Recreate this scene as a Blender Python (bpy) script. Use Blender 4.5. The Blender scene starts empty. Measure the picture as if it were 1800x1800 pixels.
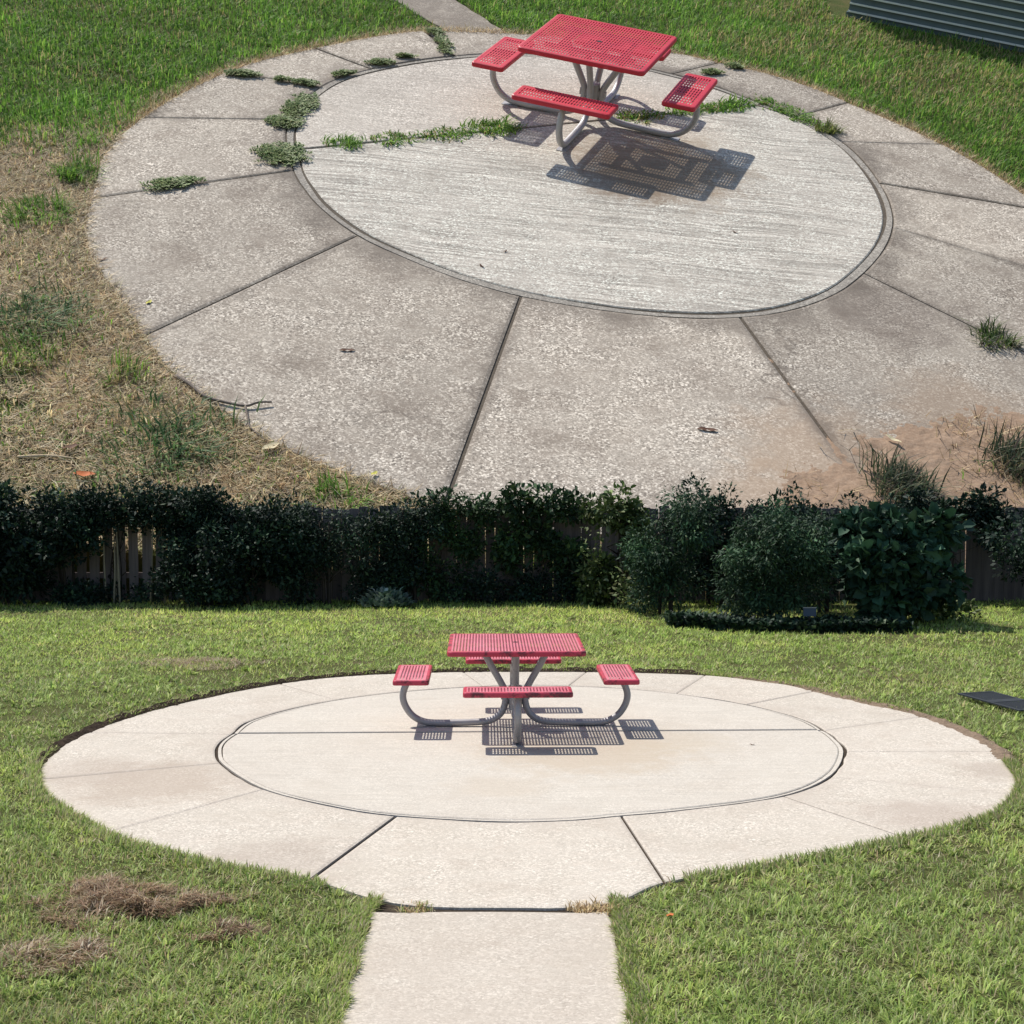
import bpy, math, random
import numpy as np
from mathutils import Vector, Matrix, Euler

SC = bpy.context.scene
COL = SC.collection
PI = math.pi
rnd = random.Random(7)
rng = np.random.default_rng(11)

# ------------------------------------------------------------------ camera
cam_d = bpy.data.cameras.new("camera")
cam_d.sensor_width = 36.0
cam_d.lens = 36.0 * 2600 / 1800
cam_d.clip_start = 0.1
cam_d.clip_end = 2000
cam = bpy.data.objects.new("camera", cam_d)
COL.objects.link(cam)
cam.location = (-0.119, -12.130, 2.552)
cam.rotation_euler = (PI / 2 - 0.0503, 0, 0)
SC.camera = cam

# ------------------------------------------------------------------ light
SUN = Vector((-0.42, 0.32, 1.0)).normalized()          # direction towards the sun
world = bpy.data.worlds.new("World")
SC.world = world
world.use_nodes = True
wn = world.node_tree.nodes
sky = wn.new("ShaderNodeTexSky")
sky.sky_type = 'NISHITA'
sky.sun_disc = False
sky.sun_elevation = math.asin(SUN.z)
sky.sun_rotation = math.atan2(SUN.x, SUN.y)
wn["Background"].inputs[1].default_value = 0.125
world.node_tree.links.new(sky.outputs[0], wn["Background"].inputs[0])
sun_d = bpy.data.lights.new("sun", 'SUN')
sun_d.energy = 4.6
sun_d.angle = math.radians(0.53)
sun_d.color = (1.0, 0.95, 0.87)
sun = bpy.data.objects.new("sun", sun_d)
COL.objects.link(sun)
sun.rotation_euler = SUN.to_track_quat('Z', 'Y').to_euler()
SC.view_settings.view_transform = 'Standard'
SC.view_settings.look = 'None'
SC.view_settings.gamma = 1
SC.view_settings.exposure = 0.25
SC.view_settings.use_curve_mapping = False

# ------------------------------------------------------------------ the two grounds
# lower yard: level ground, z = 0, origin at the centre of its patio.
# upper patio: on the hillside that rises behind the fence; its own ground frame.
HS = 2.98
HILL = Matrix.Translation((1.920, 25.049, 8.557)) @ Euler((0.55923, 0.10722, -0.00542)).to_matrix().to_4x4() @ Matrix.Scale(HS, 4)

# ------------------------------------------------------------------ helpers
def on_hill(o):
    o.matrix_world = HILL @ o.matrix_world
    return o

def tag(o, label=None, cat=None, group=None, kind=None):
    if label: o["label"] = label
    if cat: o["category"] = cat
    if group: o["group"] = group
    if kind: o["kind"] = kind
    return o

def empty(name, loc=(0, 0, 0), rz=0.0):
    o = bpy.data.objects.new(name, None)
    o.empty_display_size = 0.1
    COL.objects.link(o)
    o.location = loc
    o.rotation_euler = (0, 0, rz)
    o.matrix_world = Matrix.Translation(loc) @ Matrix.Rotation(rz, 4, 'Z')
    return o

def link(name, me, mat=None, parent=None):
    o = bpy.data.objects.new(name, me)
    COL.objects.link(o)
    if mat is not None and len(me.materials) == 0:
        me.materials.append(mat)
    if parent is not None:
        o.parent = parent
    return o

def mesh(name, V, F, smooth=False):
    me = bpy.data.meshes.new(name)
    me.from_pydata([tuple(v) for v in V], [], F)
    me.update()
    if smooth:
        me.polygons.foreach_set("use_smooth", [True] * len(me.polygons))
    return me

def big_mesh(name, V, idx, k, colors=None, smooth=False):
    """V (n,3), idx flat loop indices, faces all of k corners (or list of sizes)."""
    me = bpy.data.meshes.new(name)
    sizes = np.full(len(idx) // k, k, np.int32) if np.isscalar(k) else np.asarray(k, np.int32)
    me.vertices.add(len(V)); me.loops.add(len(idx)); me.polygons.add(len(sizes))
    me.vertices.foreach_set("co", np.ascontiguousarray(V, np.float32).ravel())
    me.loops.foreach_set("vertex_index", np.ascontiguousarray(idx, np.int32))
    st = np.concatenate([[0], np.cumsum(sizes)[:-1]]).astype(np.int32)
    me.polygons.foreach_set("loop_start", st)
    try: me.polygons.foreach_set("loop_total", sizes)
    except Exception: pass
    me.update(calc_edges=True)
    if colors is not None:
        a = me.color_attributes.new("Col", 'FLOAT_COLOR', 'POINT')
        c4 = np.ones((len(V), 4), np.float32); c4[:, :3] = colors
        a.data.foreach_set("color", c4.ravel())
    if smooth:
        me.polygons.foreach_set("use_smooth", np.ones(len(sizes), bool))
    return me

_lat = rng.random((64, 64))
def vnoise(x, y, s=1.0, seed=0):
    x = np.asarray(x) * s + seed * 17.31; y = np.asarray(y) * s + seed * 9.77
    xi = np.floor(x).astype(int); yi = np.floor(y).astype(int)
    fx = x - xi; fy = y - yi
    fx = fx * fx * (3 - 2 * fx); fy = fy * fy * (3 - 2 * fy)
    g = lambda a, b: _lat[a % 64, b % 64]
    return (g(xi, yi) * (1 - fx) + g(xi + 1, yi) * fx) * (1 - fy) + (g(xi, yi + 1) * (1 - fx) + g(xi + 1, yi + 1) * fx) * fy
def fnoise(x, y, s=1.0, seed=0):
    return (vnoise(x, y, s, seed) * .5 + vnoise(x, y, s * 2.1, seed + 3) * .3 + vnoise(x, y, s * 4.3, seed + 5) * .2)

def box(x0, x1, y0, y1, z0, z1):
    V = [(x, y, z) for z in (z0, z1) for y in (y0, y1) for x in (x0, x1)]
    F = [(0, 2, 3, 1), (4, 5, 7, 6), (0, 1, 5, 4), (2, 6, 7, 3), (0, 4, 6, 2), (1, 3, 7, 5)]
    return V, F

def merge(parts):
    V, F = [], []
    for v, f in parts:
        n = len(V); V += [tuple(q) for q in v]; F += [tuple(i + n for i in g) for g in f]
    return V, F

def catmull(P, n=6, closed=False):
    P = [Vector(p) for p in P]; out = []
    m = len(P)
    rngi = range(m if closed else m - 1)
    for i in rngi:
        if closed: a, b, c, d = P[i - 1], P[i], P[(i + 1) % m], P[(i + 2) % m]
        else: a, b, c, d = P[max(i - 1, 0)], P[i], P[i + 1], P[min(i + 2, m - 1)]
        for k in range(n):
            t = k / n
            out.append(.5 * ((2 * b) + (c - a) * t + (2 * a - 5 * b + 4 * c - d) * t * t + (3 * b - a - 3 * c + d) * t ** 3))
    if not closed: out.append(P[-1])
    return out

def tube(path, radii, sides=10, cap=True):
    path = [Vector(p) for p in path]; n = len(path)
    if not hasattr(radii, '__len__'): radii = [radii] * n
    V, F = [], []
    T0 = (path[1] - path[0]).normalized()
    up = Vector((0, 0, 1)) if abs(T0.z) < .9 else Vector((1, 0, 0))
    N = T0.cross(up).normalized()
    for i in range(n):
        T = (path[min(i + 1, n - 1)] - path[max(i - 1, 0)]).normalized()
        N = (N - T * N.dot(T)).normalized(); B = T.cross(N)
        for k in range(sides):
            a = 2 * PI * k / sides
            V.append(path[i] + (N * math.cos(a) + B * math.sin(a)) * radii[i])
    for i in range(n - 1):
        for k in range(sides):
            k2 = (k + 1) % sides
            F.append((i * sides + k, i * sides + k2, (i + 1) * sides + k2, (i + 1) * sides + k))
    if cap:
        F.append(tuple(range(sides - 1, -1, -1))); F.append(tuple((n - 1) * sides + k for k in range(sides)))
    return V, F

# ------------------------------------------------------------------ materials
class M:
    def __init__(s, name):
        s.m = bpy.data.materials.new(name); s.m.use_nodes = True
        s.t = s.m.node_tree; s.b = s.t.nodes["Principled BSDF"]
        s.out = s.t.nodes["Material Output"]
        s.co = None
    def n(s, typ, props=None, **kw):
        nd = s.t.nodes.new("ShaderNode" + typ)
        for k, v in (props or {}).items(): setattr(nd, k, v)
        for k, v in kw.items():
            key = k.replace('_', ' ') if not k.startswith('i') or not k[1:].isdigit() else int(k[1:])
            s.set(nd.inputs[key], v)
        return nd
    def set(s, inp, v):
        if hasattr(v, 'is_output') or isinstance(v, bpy.types.NodeSocket): s.t.links.new(v, inp)
        else: inp.default_value = v
    def coord(s):
        if s.co is None: s.co = s.n("TexCoord").outputs["Object"]
        return s.co
    def map(s, rot=0.0, scale=(1, 1, 1), src=None):
        m = s.n("Mapping", i0=src or s.coord()); m.inputs["Rotation"].default_value = (0, 0, rot); m.inputs["Scale"].default_value = scale
        return m.outputs[0]
    def noise(s, scale, detail=3, rough=.55, vec=None):
        return s.n("TexNoise", i0=vec or s.coord(), Scale=scale, Detail=detail, Roughness=rough).outputs["Fac"]
    def voro(s, scale, vec=None, out="Distance"):
        return s.n("TexVoronoi", i0=vec or s.coord(), Scale=scale).outputs[out]
    def ramp(s, fac, stops):
        r = s.n("ValToRGB", i0=fac); e = r.color_ramp.elements
        while len(e) < len(stops): e.new(.5)
        for el, (p, c) in zip(e, stops):
            el.position = p; el.color = (c, c, c, 1) if not hasattr(c, '__len__') else (*c, 1)
        return r.outputs[0]
    def mix(s, fac, a, b, mode='MIX'):
        m = s.n("Mix", {"data_type": 'RGBA', "blend_type": mode})
        s.set(m.inputs[0], fac)
        for i, v in ((6, a), (7, b)):
            if isinstance(v, tuple) and len(v) == 3: v = (*v, 1)
            if isinstance(v, (float, int)): v = (v, v, v, 1)
            s.set(m.inputs[i], v)
        return m.outputs[2]
    def math(s, op, a, b=0.0, clamp=False):
        m = s.n("Math", {"operation": op, "use_clamp": clamp}); s.set(m.inputs[0], a); s.set(m.inputs[1], b)
        return m.outputs[0]
    def bump(s, h, strength=.3, dist=.01):
        b = s.n("Bump", Strength=strength, Distance=dist, Height=h)
        s.t.links.new(b.outputs[0], s.b.inputs["Normal"])
    def fin(s, col, rough=.85, spec=.3, metal=0.0):
        if isinstance(col, tuple) and len(col) == 3: col = (*col, 1)
        s.set(s.b.inputs["Base Color"], col); s.set(s.b.inputs["Roughness"], rough)
        s.b.inputs["Specular IOR Level"].default_value = spec; s.b.inputs["Metallic"].default_value = metal
        return s.m

def spot_mask(m, x, y, r, wob=.35):
    """soft irregular patch round (x, y): a stain with its own shape"""
    d = m.n("VectorMath", {"operation": 'DISTANCE'}, i0=m.coord(), i1=(x, y, 0.0)).outputs["Value"]
    d = m.math('DIVIDE', d, r)
    d = m.math('ADD', d, m.math('MULTIPLY', m.math('SUBTRACT', m.noise(4.5, 8, .72), .5), wob * 4.2))
    return m.ramp(d, [(.45, 1.0), (1.0, 0.0)])

def concrete(name, base, dark, pale, speck, stain=.5, scale=1.0, blotch=(.12, .10, .085), bstrength=.25, spots=(), objvar=.14, broom=None, grime=None, crack=0.0):
    m = M(name)
    big = m.ramp(m.noise(.55 * scale, 4), [(.3, 0.0), (.7, 1.0)])
    med = m.ramp(m.noise(3.2 * scale, 5, .65), [(.3, 0.0), (.72, 1.0)])
    c = m.mix(big, dark, base)
    c = m.mix(m.math('MULTIPLY', med, .55), c, pale)
    # aggregate: pale pebbles and dark pits
    ag = m.voro(84 * scale, out="Color")
    agv = m.n("SeparateColor", i0=ag).outputs[0]
    wear = m.ramp(m.noise(2.4 * scale, 5, .7), [(.30, .25), (.68, 1.35)])
    speck = m.math('MULTIPLY', wear, speck)
    c = m.mix(m.math('MULTIPLY', m.ramp(agv, [(.62, 0.0), (.98, 1.0)]), speck), c, tuple(min(1, x * 1.75) for x in pale))
    c = m.mix(m.math('MULTIPLY', m.ramp(agv, [(.02, 1.0), (.34, 0.0)]), m.math('MULTIPLY', speck, .9)), c, tuple(x * .42 for x in dark))
    fine = m.noise(150 * scale, 2, .6)
    c = m.mix(.55, c, m.ramp(fine, [(.28, .35), (.72, .68)]), 'OVERLAY')
    # weather stains
    st = m.ramp(m.noise(1.7 * scale, 6, .7), [(.52, 0.0), (.74, 1.0)])
    c = m.mix(m.math('MULTIPLY', st, stain), c, blotch)
    st2 = m.ramp(m.noise(6.5 * scale, 6, .75), [(.50, 0.0), (.70, 1.0)])
    c = m.mix(m.math('MULTIPLY', st2, stain * .55), c, tuple(x * 1.25 for x in blotch))
    if crack:
        warp = m.n("VectorMath", {"operation": 'ADD'}, i0=m.coord(), i1=m.n("VectorMath", {"operation": 'SCALE'}, i0=m.n("TexNoise", i0=m.coord(), Scale=3.0, Detail=5.0).outputs["Color"], Scale=.5).outputs[0]).outputs[0]
        ck = m.n("TexVoronoi", {"feature": 'DISTANCE_TO_EDGE'}, i0=warp, Scale=.42).outputs["Distance"]
        cm = m.math('MULTIPLY', m.ramp(ck, [(.0, 1.0), (.006, 0.0)]), m.ramp(m.noise(.9, 3), [(.50, 0.0), (.62, 1.0)]))
        c = m.mix(m.math('MULTIPLY', cm, crack), c, tuple(x * .35 for x in blotch))
    h = m.math('ADD', m.math('MULTIPLY', fine, .5), m.math('MULTIPLY', agv, .5))
    if broom:
        rot, amt = broom
        bend = m.n("VectorMath", {"operation": 'ADD'}, i0=m.coord(), i1=m.n("VectorMath", {"operation": 'SCALE'}, i0=m.n("TexNoise", i0=m.coord(), Scale=1.1, Detail=3.0).outputs["Color"], Scale=.22).outputs[0]).outputs[0]
        v = m.map(rot, (1.3, 58, 1), bend); ln = m.noise(1.0, 4, .62, vec=v)
        v2 = m.map(rot + .05, (1.0, 34, 1), bend); ln2 = m.noise(1.0, 3, .6, vec=v2)
        lines = m.math('ADD', m.math('MULTIPLY', ln, .6), m.math('MULTIPLY', ln2, .4))
        patch = m.math('MULTIPLY', m.ramp(m.noise(1.1, 5, .65), [(.36, .30), (.56, 1.0)]), m.ramp(m.noise(30, 4, .75), [(.28, .40), (.55, 1.0)]))
        lm = m.math('MULTIPLY', m.ramp(lines, [(.44, 1.0), (.55, 0.0)]), patch)
        c = m.mix(m.math('MULTIPLY', lm, amt), c, tuple(x * .38 for x in dark))
        lp = m.math('MULTIPLY', m.ramp(lines, [(.52, 0.0), (.64, 1.0)]), patch)
        c = m.mix(m.math('MULTIPLY', lp, amt * .6), c, tuple(min(1, x * 1.25) for x in pale))
        h = m.math('ADD', m.math('MULTIPLY', h, .3), m.math('MULTIPLY', lines, 1.4))
    for (x, y, r, colr, a) in spots:
        c = m.mix(m.math('MULTIPLY', spot_mask(m, x, y, r), a), c, colr)
    if grime:
        gcol, gamt = grime
        at = m.n("SeparateColor", i0=m.n("Attribute", {"attribute_name": "Edge"}).outputs["Color"])
        wob = m.math('MULTIPLY', m.math('SUBTRACT', m.noise(2.2, 6, .7), .46), 1.1)
        ga = m.ramp(m.math('ADD', at.outputs[0], wob), [(.0, 1.0), (.34, 0.0)])
        gb = m.ramp(m.math('ADD', at.outputs[1], m.math('MULTIPLY', wob, .35)), [(.0, .9), (.10, 0.0)])
        c = m.mix(m.math('MULTIPLY', m.math('MAXIMUM', ga, gb), gamt), c, gcol)
    if objvar:
        rv = m.n("ObjectInfo").outputs["Random"]
        f = m.math('ADD', m.math('MULTIPLY', rv, objvar), 1 - objvar * .6)
        c = m.mix(1.0, c, m.n("CombineColor", i0=f, i1=f, i2=f).outputs[0], 'MULTIPLY')
    m.bump(h, bstrength, .006)
    return m.fin(c, .88, .25)

MAT = {}
MAT['old_ring'] = concrete("weathered aggregate concrete", (.385, .33, .265), (.26, .218, .175), (.465, .415, .345), .80, .85, blotch=(.20, .16, .125), objvar=.26, bstrength=.45, grime=((.135, .110, .088), .70), crack=.6,
                           spots=((1.55, -3.75, .75, (.36, .265, .185), .65), (1.15, -4.35, .55, (.36, .265, .185), .7), (2.5, -2.95, .6, (.36, .265, .185), .55), (-3.5, -2.4, .45, (.40, .35, .29), .4), (2.2, -1.6, .7, (.17, .135, .11), .5)))
MAT['old_disc'] = concrete("broomed concrete", (.53, .475, .40), (.41, .365, .31), (.62, .57, .49), .75, .55, blotch=(.30, .26, .21), objvar=.05, bstrength=.6,
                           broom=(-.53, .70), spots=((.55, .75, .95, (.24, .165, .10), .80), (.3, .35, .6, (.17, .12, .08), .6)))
MAT['old_back'] = concrete("worn concrete", (.50, .445, .375), (.40, .35, .295), (.575, .52, .445), .65, .50, blotch=(.30, .255, .205), objvar=.05, bstrength=.4,
                           broom=(-.43, .35), spots=((.4, 1.1, .8, (.24, .18, .12), .5),))
MAT['old_band'] = concrete("border concrete", (.29, .26, .22), (.20, .18, .155), (.38, .345, .29), .5, .5, objvar=.04)
MAT['new_ring'] = concrete("clean cream concrete", (.455, .41, .35), (.405, .36, .30), (.51, .465, .405), .38, .5, blotch=(.36, .30, .245), objvar=.06, bstrength=.2, grime=((.40, .345, .29), .4),
                           spots=((-2.75, -1.35, .85, (.33, .265, .21), .55), (-3.3, -1.0, .6, (.34, .28, .23), .4), (2.7, -2.35, .55, (.33, .265, .22), .5), (3.6, -1.0, .4, (.31, .255, .21), .5), (-1.5, -3.3, .5, (.33, .275, .23), .45)))
MAT['new_disc'] = concrete("clean pale concrete", (.475, .435, .375), (.43, .385, .33), (.525, .485, .425), .20, .35, blotch=(.40, .345, .28), objvar=.04, bstrength=.15,
                           broom=(.02, .16), spots=((.5, -.35, 1.0, (.40, .325, .24), .6), (-.2, -1.5, .45, (.42, .35, .27), .35), (1.2, .1, .6, (.42, .355, .27), .45)))

def soil_mat(name, a, b, c, scale=1.0, bs=.8):
    m = M(name)
    x = m.mix(m.ramp(m.noise(4 * scale, 6, .7), [(.3, 0.0), (.7, 1.0)]), a, b)
    x = m.mix(m.ramp(m.noise(38 * scale, 4, .7), [(.45, 0.0), (.75, .8)]), x, c)
    m.bump(m.noise(30 * scale, 6, .7), bs, .03)
    return m.fin(x, .95, .1)
MAT['joint_old'] = soil_mat("old joint dirt", (.125, .103, .080), (.085, .070, .055), (.16, .135, .105))
MAT['joint'] = soil_mat("joint dirt", (.060, .045, .034), (.032, .025, .020), (.11, .085, .06))
MAT['soil_dark'] = soil_mat("dark garden soil", (.055, .038, .027), (.026, .019, .014), (.10, .07, .048))
MAT['soil_brown'] = soil_mat("light brown dirt", (.26, .19, .135), (.13, .095, .068), (.33, .25, .18))
MAT['soil_sand'] = soil_mat("sandy soil", (.34, .235, .16), (.235, .16, .108), (.41, .30, .215), bs=.7)

def lawn_mat(name, g1, g2, soil, thr):
    m = M(name)
    x = m.mix(m.ramp(m.noise(9, 5, .7), [(.3, 0.0), (.7, 1.0)]), g1, g2)
    x = m.mix(m.ramp(m.noise(1.4, 5, .65), [(thr, 0.0), (thr + .18, 1.0)]), x, soil)
    x = m.mix(.5, x, m.ramp(m.noise(70, 3, .7), [(.25, .15), (.75, .8)]), 'OVERLAY')
    m.bump(m.noise(45, 5, .7), 1.0, .03)
    return m.fin(x, .95, .08)
MAT['lawn_low'] = lawn_mat("lawn ground", (.070, .080, .028), (.12, .125, .045), (.14, .11, .065), .52)
MAT['lawn_hill'] = lawn_mat("hillside ground", (.055, .080, .022), (.10, .105, .035), (.16, .12, .06), .52)
MAT['thatch'] = soil_mat("straw strewn dirt", (.30, .22, .13), (.20, .14, .082), (.37, .285, .17))

def blade_mat(name, trans=.35, rough=.55):
    m = M(name)
    a = m.n("Attribute", {"attribute_name": "Col"}).outputs["Color"]
    m.fin(a, rough, .25)
    tr = m.n("BsdfTranslucent", i0=a)
    mx = m.n("MixShader", i0=trans); m.t.links.new(m.b.outputs[0], mx.inputs[1]); m.t.links.new(tr.outputs[0], mx.inputs[2])
    m.t.links.new(mx.outputs[0], m.out.inputs[0])
    return m.m
MAT['blade'] = blade_mat("grass blades", .45)
MAT['leaf'] = blade_mat("leaves", .15, .62)

def coat_mat(name, col, rough, worn):
    m = M(name)
    x = m.mix(m.ramp(m.noise(2.5, 5, .7), [(.35, 0.0), (.7, 1.0)]), col, worn)
    x = m.mix(m.math('MULTIPLY', m.ramp(m.noise(22, 5, .75), [(.60, 0.0), (.72, 1.0)]), .5), x, tuple(c * .35 for c in col))
    sc = m.n("TexNoise", i0=m.map(.4, (3, 40, 3)), Scale=2.0, Detail=6.0, Roughness=.75).outputs["Fac"]
    x = m.mix(m.math('MULTIPLY', m.ramp(sc, [(.60, 0.0), (.70, 1.0)]), .35), x, tuple(min(1, c * 1.15 + .10) for c in worn))
    m.bump(m.noise(60, 3), .12, .003)
    return m.fin(x, m.ramp(m.noise(5, 5, .7), [(.3, rough - .06), (.7, rough + .22)]), .45)
MAT['red_bright'] = coat_mat("red vinyl coating", (.56, .020, .040), .42, (.62, .030, .055))
MAT['red_sky_sheen'] = coat_mat("sky sheen red vinyl", (.55, .125, .165), .34, (.62, .20, .25))  # glare and sky reflection painted in as a paler red
def rim_mat(name, col):
    m = M(name)
    x = m.mix(m.math('MULTIPLY', m.ramp(m.noise(9, 6, .75), [(.50, 0.0), (.60, 1.0)]), .85), col, (.045, .012, .016))
    return m.fin(x, .42, .45)
MAT['rim_scuffed'] = rim_mat("scuffed red rim", (.46, .035, .070))
MAT['rim_bright'] = coat_mat("red rim", (.52, .017, .034), .42, (.56, .025, .045))
def steel_mat(name, a, b, dirt):
    m = M(name)
    x = m.mix(m.noise(7, 5, .7), a, b)
    x = m.mix(m.math('MULTIPLY', m.ramp(m.noise(16, 6, .75), [(.60, 0.0), (.72, 1.0)]), dirt), x, (.07, .06, .05))
    return m.fin(x, m.ramp(m.noise(12, 4), [(.3, .38), (.7, .6)]), .5, .35)
MAT['steel'] = steel_mat("galvanised tube", (.36, .35, .36), (.26, .255, .265), .5)
MAT['steel_dull'] = steel_mat("dull galvanised tube", (.50, .49, .50), (.36, .355, .36), .6)
MAT['dark'] = M("dark plug").fin((.02, .018, .018), .6)

def wood_mat(name, a, b):
    m = M(name)
    v = m.map(0, (30, 30, 1.5)); g = m.noise(1.0, 5, .65, vec=v)
    x = m.mix(m.ramp(g, [(.3, 0.0), (.7, 1.0)]), a, b)
    rv = m.n("ObjectInfo").outputs["Random"]
    f = m.math('ADD', m.math('MULTIPLY', rv, .55), .6)
    x = m.mix(1.0, x, m.n("CombineColor", i0=f, i1=f, i2=f).outputs[0], 'MULTIPLY')
    m.bump(g, .4, .004)
    return m.fin(x, .85, .2)
MAT['plank'] = wood_mat("grey fence wood", (.25, .20, .185), (.14, .115, .108))
MAT['pale_bark'] = wood_mat("pale stem bark", (.42, .36, .25), (.28, .23, .15))
MAT['bark'] = wood_mat("dark bark", (.07, .055, .04), (.035, .028, .022))
MAT['twig'] = wood_mat("twig bark", (.30, .245, .205), (.19, .155, .13))
MAT['straw_stick'] = wood_mat("dry straw", (.60, .48, .32), (.48, .37, .23))
def siding_mat(name, a, b):
    m = M(name)
    x = m.mix(m.ramp(m.noise(6, 5, .7), [(.3, 0.0), (.7, 1.0)]), a, b)
    return m.fin(x, .5, .4)
MAT['siding'] = siding_mat("slate blue siding", (.11, .155, .18), (.085, .12, .14))
MAT['lip_highlight'] = siding_mat("siding edge highlight", (.78, .80, .82), (.70, .72, .74))  # highlight along the board lips put into a pale colour
MAT['shadow_panel'] = siding_mat("dark bench shadow and roof", (.030, .036, .044), (.022, .026, .032))  # bench shadow as a dark colour, shared by the shed roof
MAT['marker'] = siding_mat("pale blue plate", (.05, .075, .12), (.04, .06, .10))
def leaf_flat(name, a, b):
    m = M(name); return m.fin(m.mix(m.noise(40, 3), a, b), .7, .2)
MAT['leaf_brown'] = leaf_flat("brown dead leaf", (.16, .075, .045), (.09, .045, .03))
MAT['leaf_orange'] = leaf_flat("orange dead leaf", (.55, .16, .05), (.42, .12, .04))
MAT['leaf_pale'] = leaf_flat("pale dead leaf", (.62, .55, .36), (.52, .43, .26))
MAT['leaf_yellow'] = leaf_flat("yellow leaf", (.62, .58, .12), (.5, .45, .1))

# ------------------------------------------------------------------ patio outlines (metres, patio frames)
U_OUT = [(-2.10,3.67),(-1.59,3.92),(-0.94,4.07),(-0.33,4.13),(0.76,4.02),(1.47,3.75),(1.76,3.64),(2.15,3.38),(2.51,3.02),(3.05,2.43),(3.44,1.88),(3.72,1.33),(3.99,0.58),(4.12,-0.25),(3.96,-1.30),(3.53,-2.27),(3.07,-2.95),(2.61,-3.51),(2.01,-4.05),(1.27,-4.52),(0.42,-4.81),(-0.39,-4.88),(-0.85,-4.76),(-1.13,-4.63),(-1.61,-4.42),(-1.87,-4.27),(-2.33,-3.90),(-2.60,-3.63),(-2.82,-3.35),(-3.24,-2.66),(-3.52,-2.24),(-3.72,-1.81),(-3.83,-1.42),(-3.88,-1.13),(-4.03,-0.28),(-3.96,0.62),(-3.74,1.44),(-3.49,2.05),(-3.19,2.53),(-2.85,2.92)]
U_IN = [(-2.67,0.47),(-2.49,-0.18),(-2.34,-0.52),(-2.15,-0.86),(-1.79,-1.29),(-1.36,-1.61),(-0.95,-1.85),(-0.50,-2.01),(-0.06,-2.08),(0.35,-2.10),(0.76,-2.06),(1.10,-1.97),(1.39,-1.83),(1.68,-1.60),(1.94,-1.30),(2.23,-0.79),(2.43,-0.29),(2.54,0.22),(2.54,0.84),(2.43,1.51),(2.26,1.97),(1.94,2.45),(1.59,2.73),(1.18,3.07),(0.74,3.31),(0.16,3.50),(-0.55,3.48),(-1.07,3.36),(-1.62,3.03),(-2.03,2.68),(-2.39,2.27),(-2.60,1.85),(-2.71,1.29),(-2.72,0.85)]
U_J = [((-0.50,-2.01),(-0.76,-4.59),.013),((-1.79,-1.29),(-2.80,-3.00),.008),((-2.49,-0.18),(-3.87,-1.13),.008),((-2.75,0.94),(-3.96,0.62),.006),((-2.61,1.82),(-3.49,2.02),.006),((-2.24,2.51),(-2.84,2.93),.005),((-1.46,3.12),(-1.80,3.77),.02),((1.10,-1.98),(1.64,-3.89),.012),((2.14,-1.00),(3.25,-2.17),.008),((2.49,-0.02),(4.04,-0.81),.007),((2.56,0.94),(4.18,0.71),.008),((2.33,1.89),(3.27,2.09),.003),((1.94,2.45),(2.51,3.02),.004),((0.74,3.31),(1.25,3.84),.012)]
L_OUT = [(-3.63,-1.21),(-3.79,-0.60),(-3.80,0.24),(-3.63,1.03),(-3.32,1.79),(-2.65,2.84),(-1.93,3.44),(-1.04,3.71),(-0.12,3.78),(0.99,3.74),(1.94,3.54),(2.43,3.18),(2.79,2.79),(3.22,1.95),(3.61,1.23),(3.80,0.06),(3.72,-0.71),(3.61,-1.29),(3.44,-1.72),(3.19,-2.17),(2.88,-2.49),(2.38,-2.86),(1.91,-3.16),(1.33,-3.49),(0.74,-3.80),(0.46,-4.15),(0.19,-4.25),(-0.12,-4.26),(-0.55,-4.24),(-0.84,-4.13),(-1.28,-3.76),(-1.80,-3.49),(-2.21,-3.19),(-2.50,-2.96),(-2.72,-2.72),(-3.15,-2.15),(-3.43,-1.71)]
L_IN = [(-2.49,-0.33),(-2.36,-0.76),(-1.90,-1.57),(-1.29,-2.10),(-0.89,-2.31),(-0.23,-2.46),(0.26,-2.43),(0.61,-2.31),(1.04,-2.16),(1.79,-1.77),(2.27,-1.14),(2.55,-0.34),(2.60,0.15),(2.57,0.61),(2.46,1.15),(2.05,1.87),(1.30,2.56),(0.46,2.87),(-0.29,2.87),(-1.25,2.50),(-1.97,1.88),(-2.43,1.08),(-2.51,0.45),(-2.54,0.05)]
L_J = [((-0.89,-2.31),(-1.28,-3.76),.013),((0.61,-2.31),(0.75,-3.79),.010),((-1.90,-1.57),(-2.71,-2.72),.004),((-2.38,-0.72),(-3.61,-1.25),.004),((-2.53,0.40),(-3.71,0.48),.002),((-2.43,1.08),(-3.30,1.79),.002),((-1.83,2.09),(-2.46,2.94),.002),((1.79,-1.77),(2.38,-2.86),.003),((2.24,-1.17),(3.42,-1.72),.004),((2.56,-0.30),(3.76,-0.30),.002),((2.59,0.56),(3.60,1.20),.003),((2.10,1.81),(2.90,2.56),.003),((1.52,2.43),(1.94,3.54),.003),((0.46,2.87),(0.68,3.74),.003),((-0.41,2.83),(-0.64,3.74),.003)]

class Outline:
    def __init__(s, pts, c):
        s.c = c
        P = catmull([(x, y, 0) for x, y in pts], 5, True)
        a = np.array([math.atan2(p.y - c[1], p.x - c[0]) for p in P]); r = np.array([math.hypot(p.x - c[0], p.y - c[1]) for p in P])
        o = np.argsort(a); s.a = a[o]; s.rr = r[o]
    def r(s, th):
        th = (np.asarray(th) + PI) % (2 * PI) - PI
        return np.interp(th, s.a, s.rr, period=2 * PI)
    def pt(s, th, off=0.0):
        q = s.r(th) + off
        return s.c[0] + q * np.cos(th), s.c[1] + q * np.sin(th)
    def dist(s, x, y):     # >0 outside
        x = np.asarray(x) - s.c[0]; y = np.asarray(y) - s.c[1]
        return np.hypot(x, y) - s.r(np.arctan2(y, x))

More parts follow.
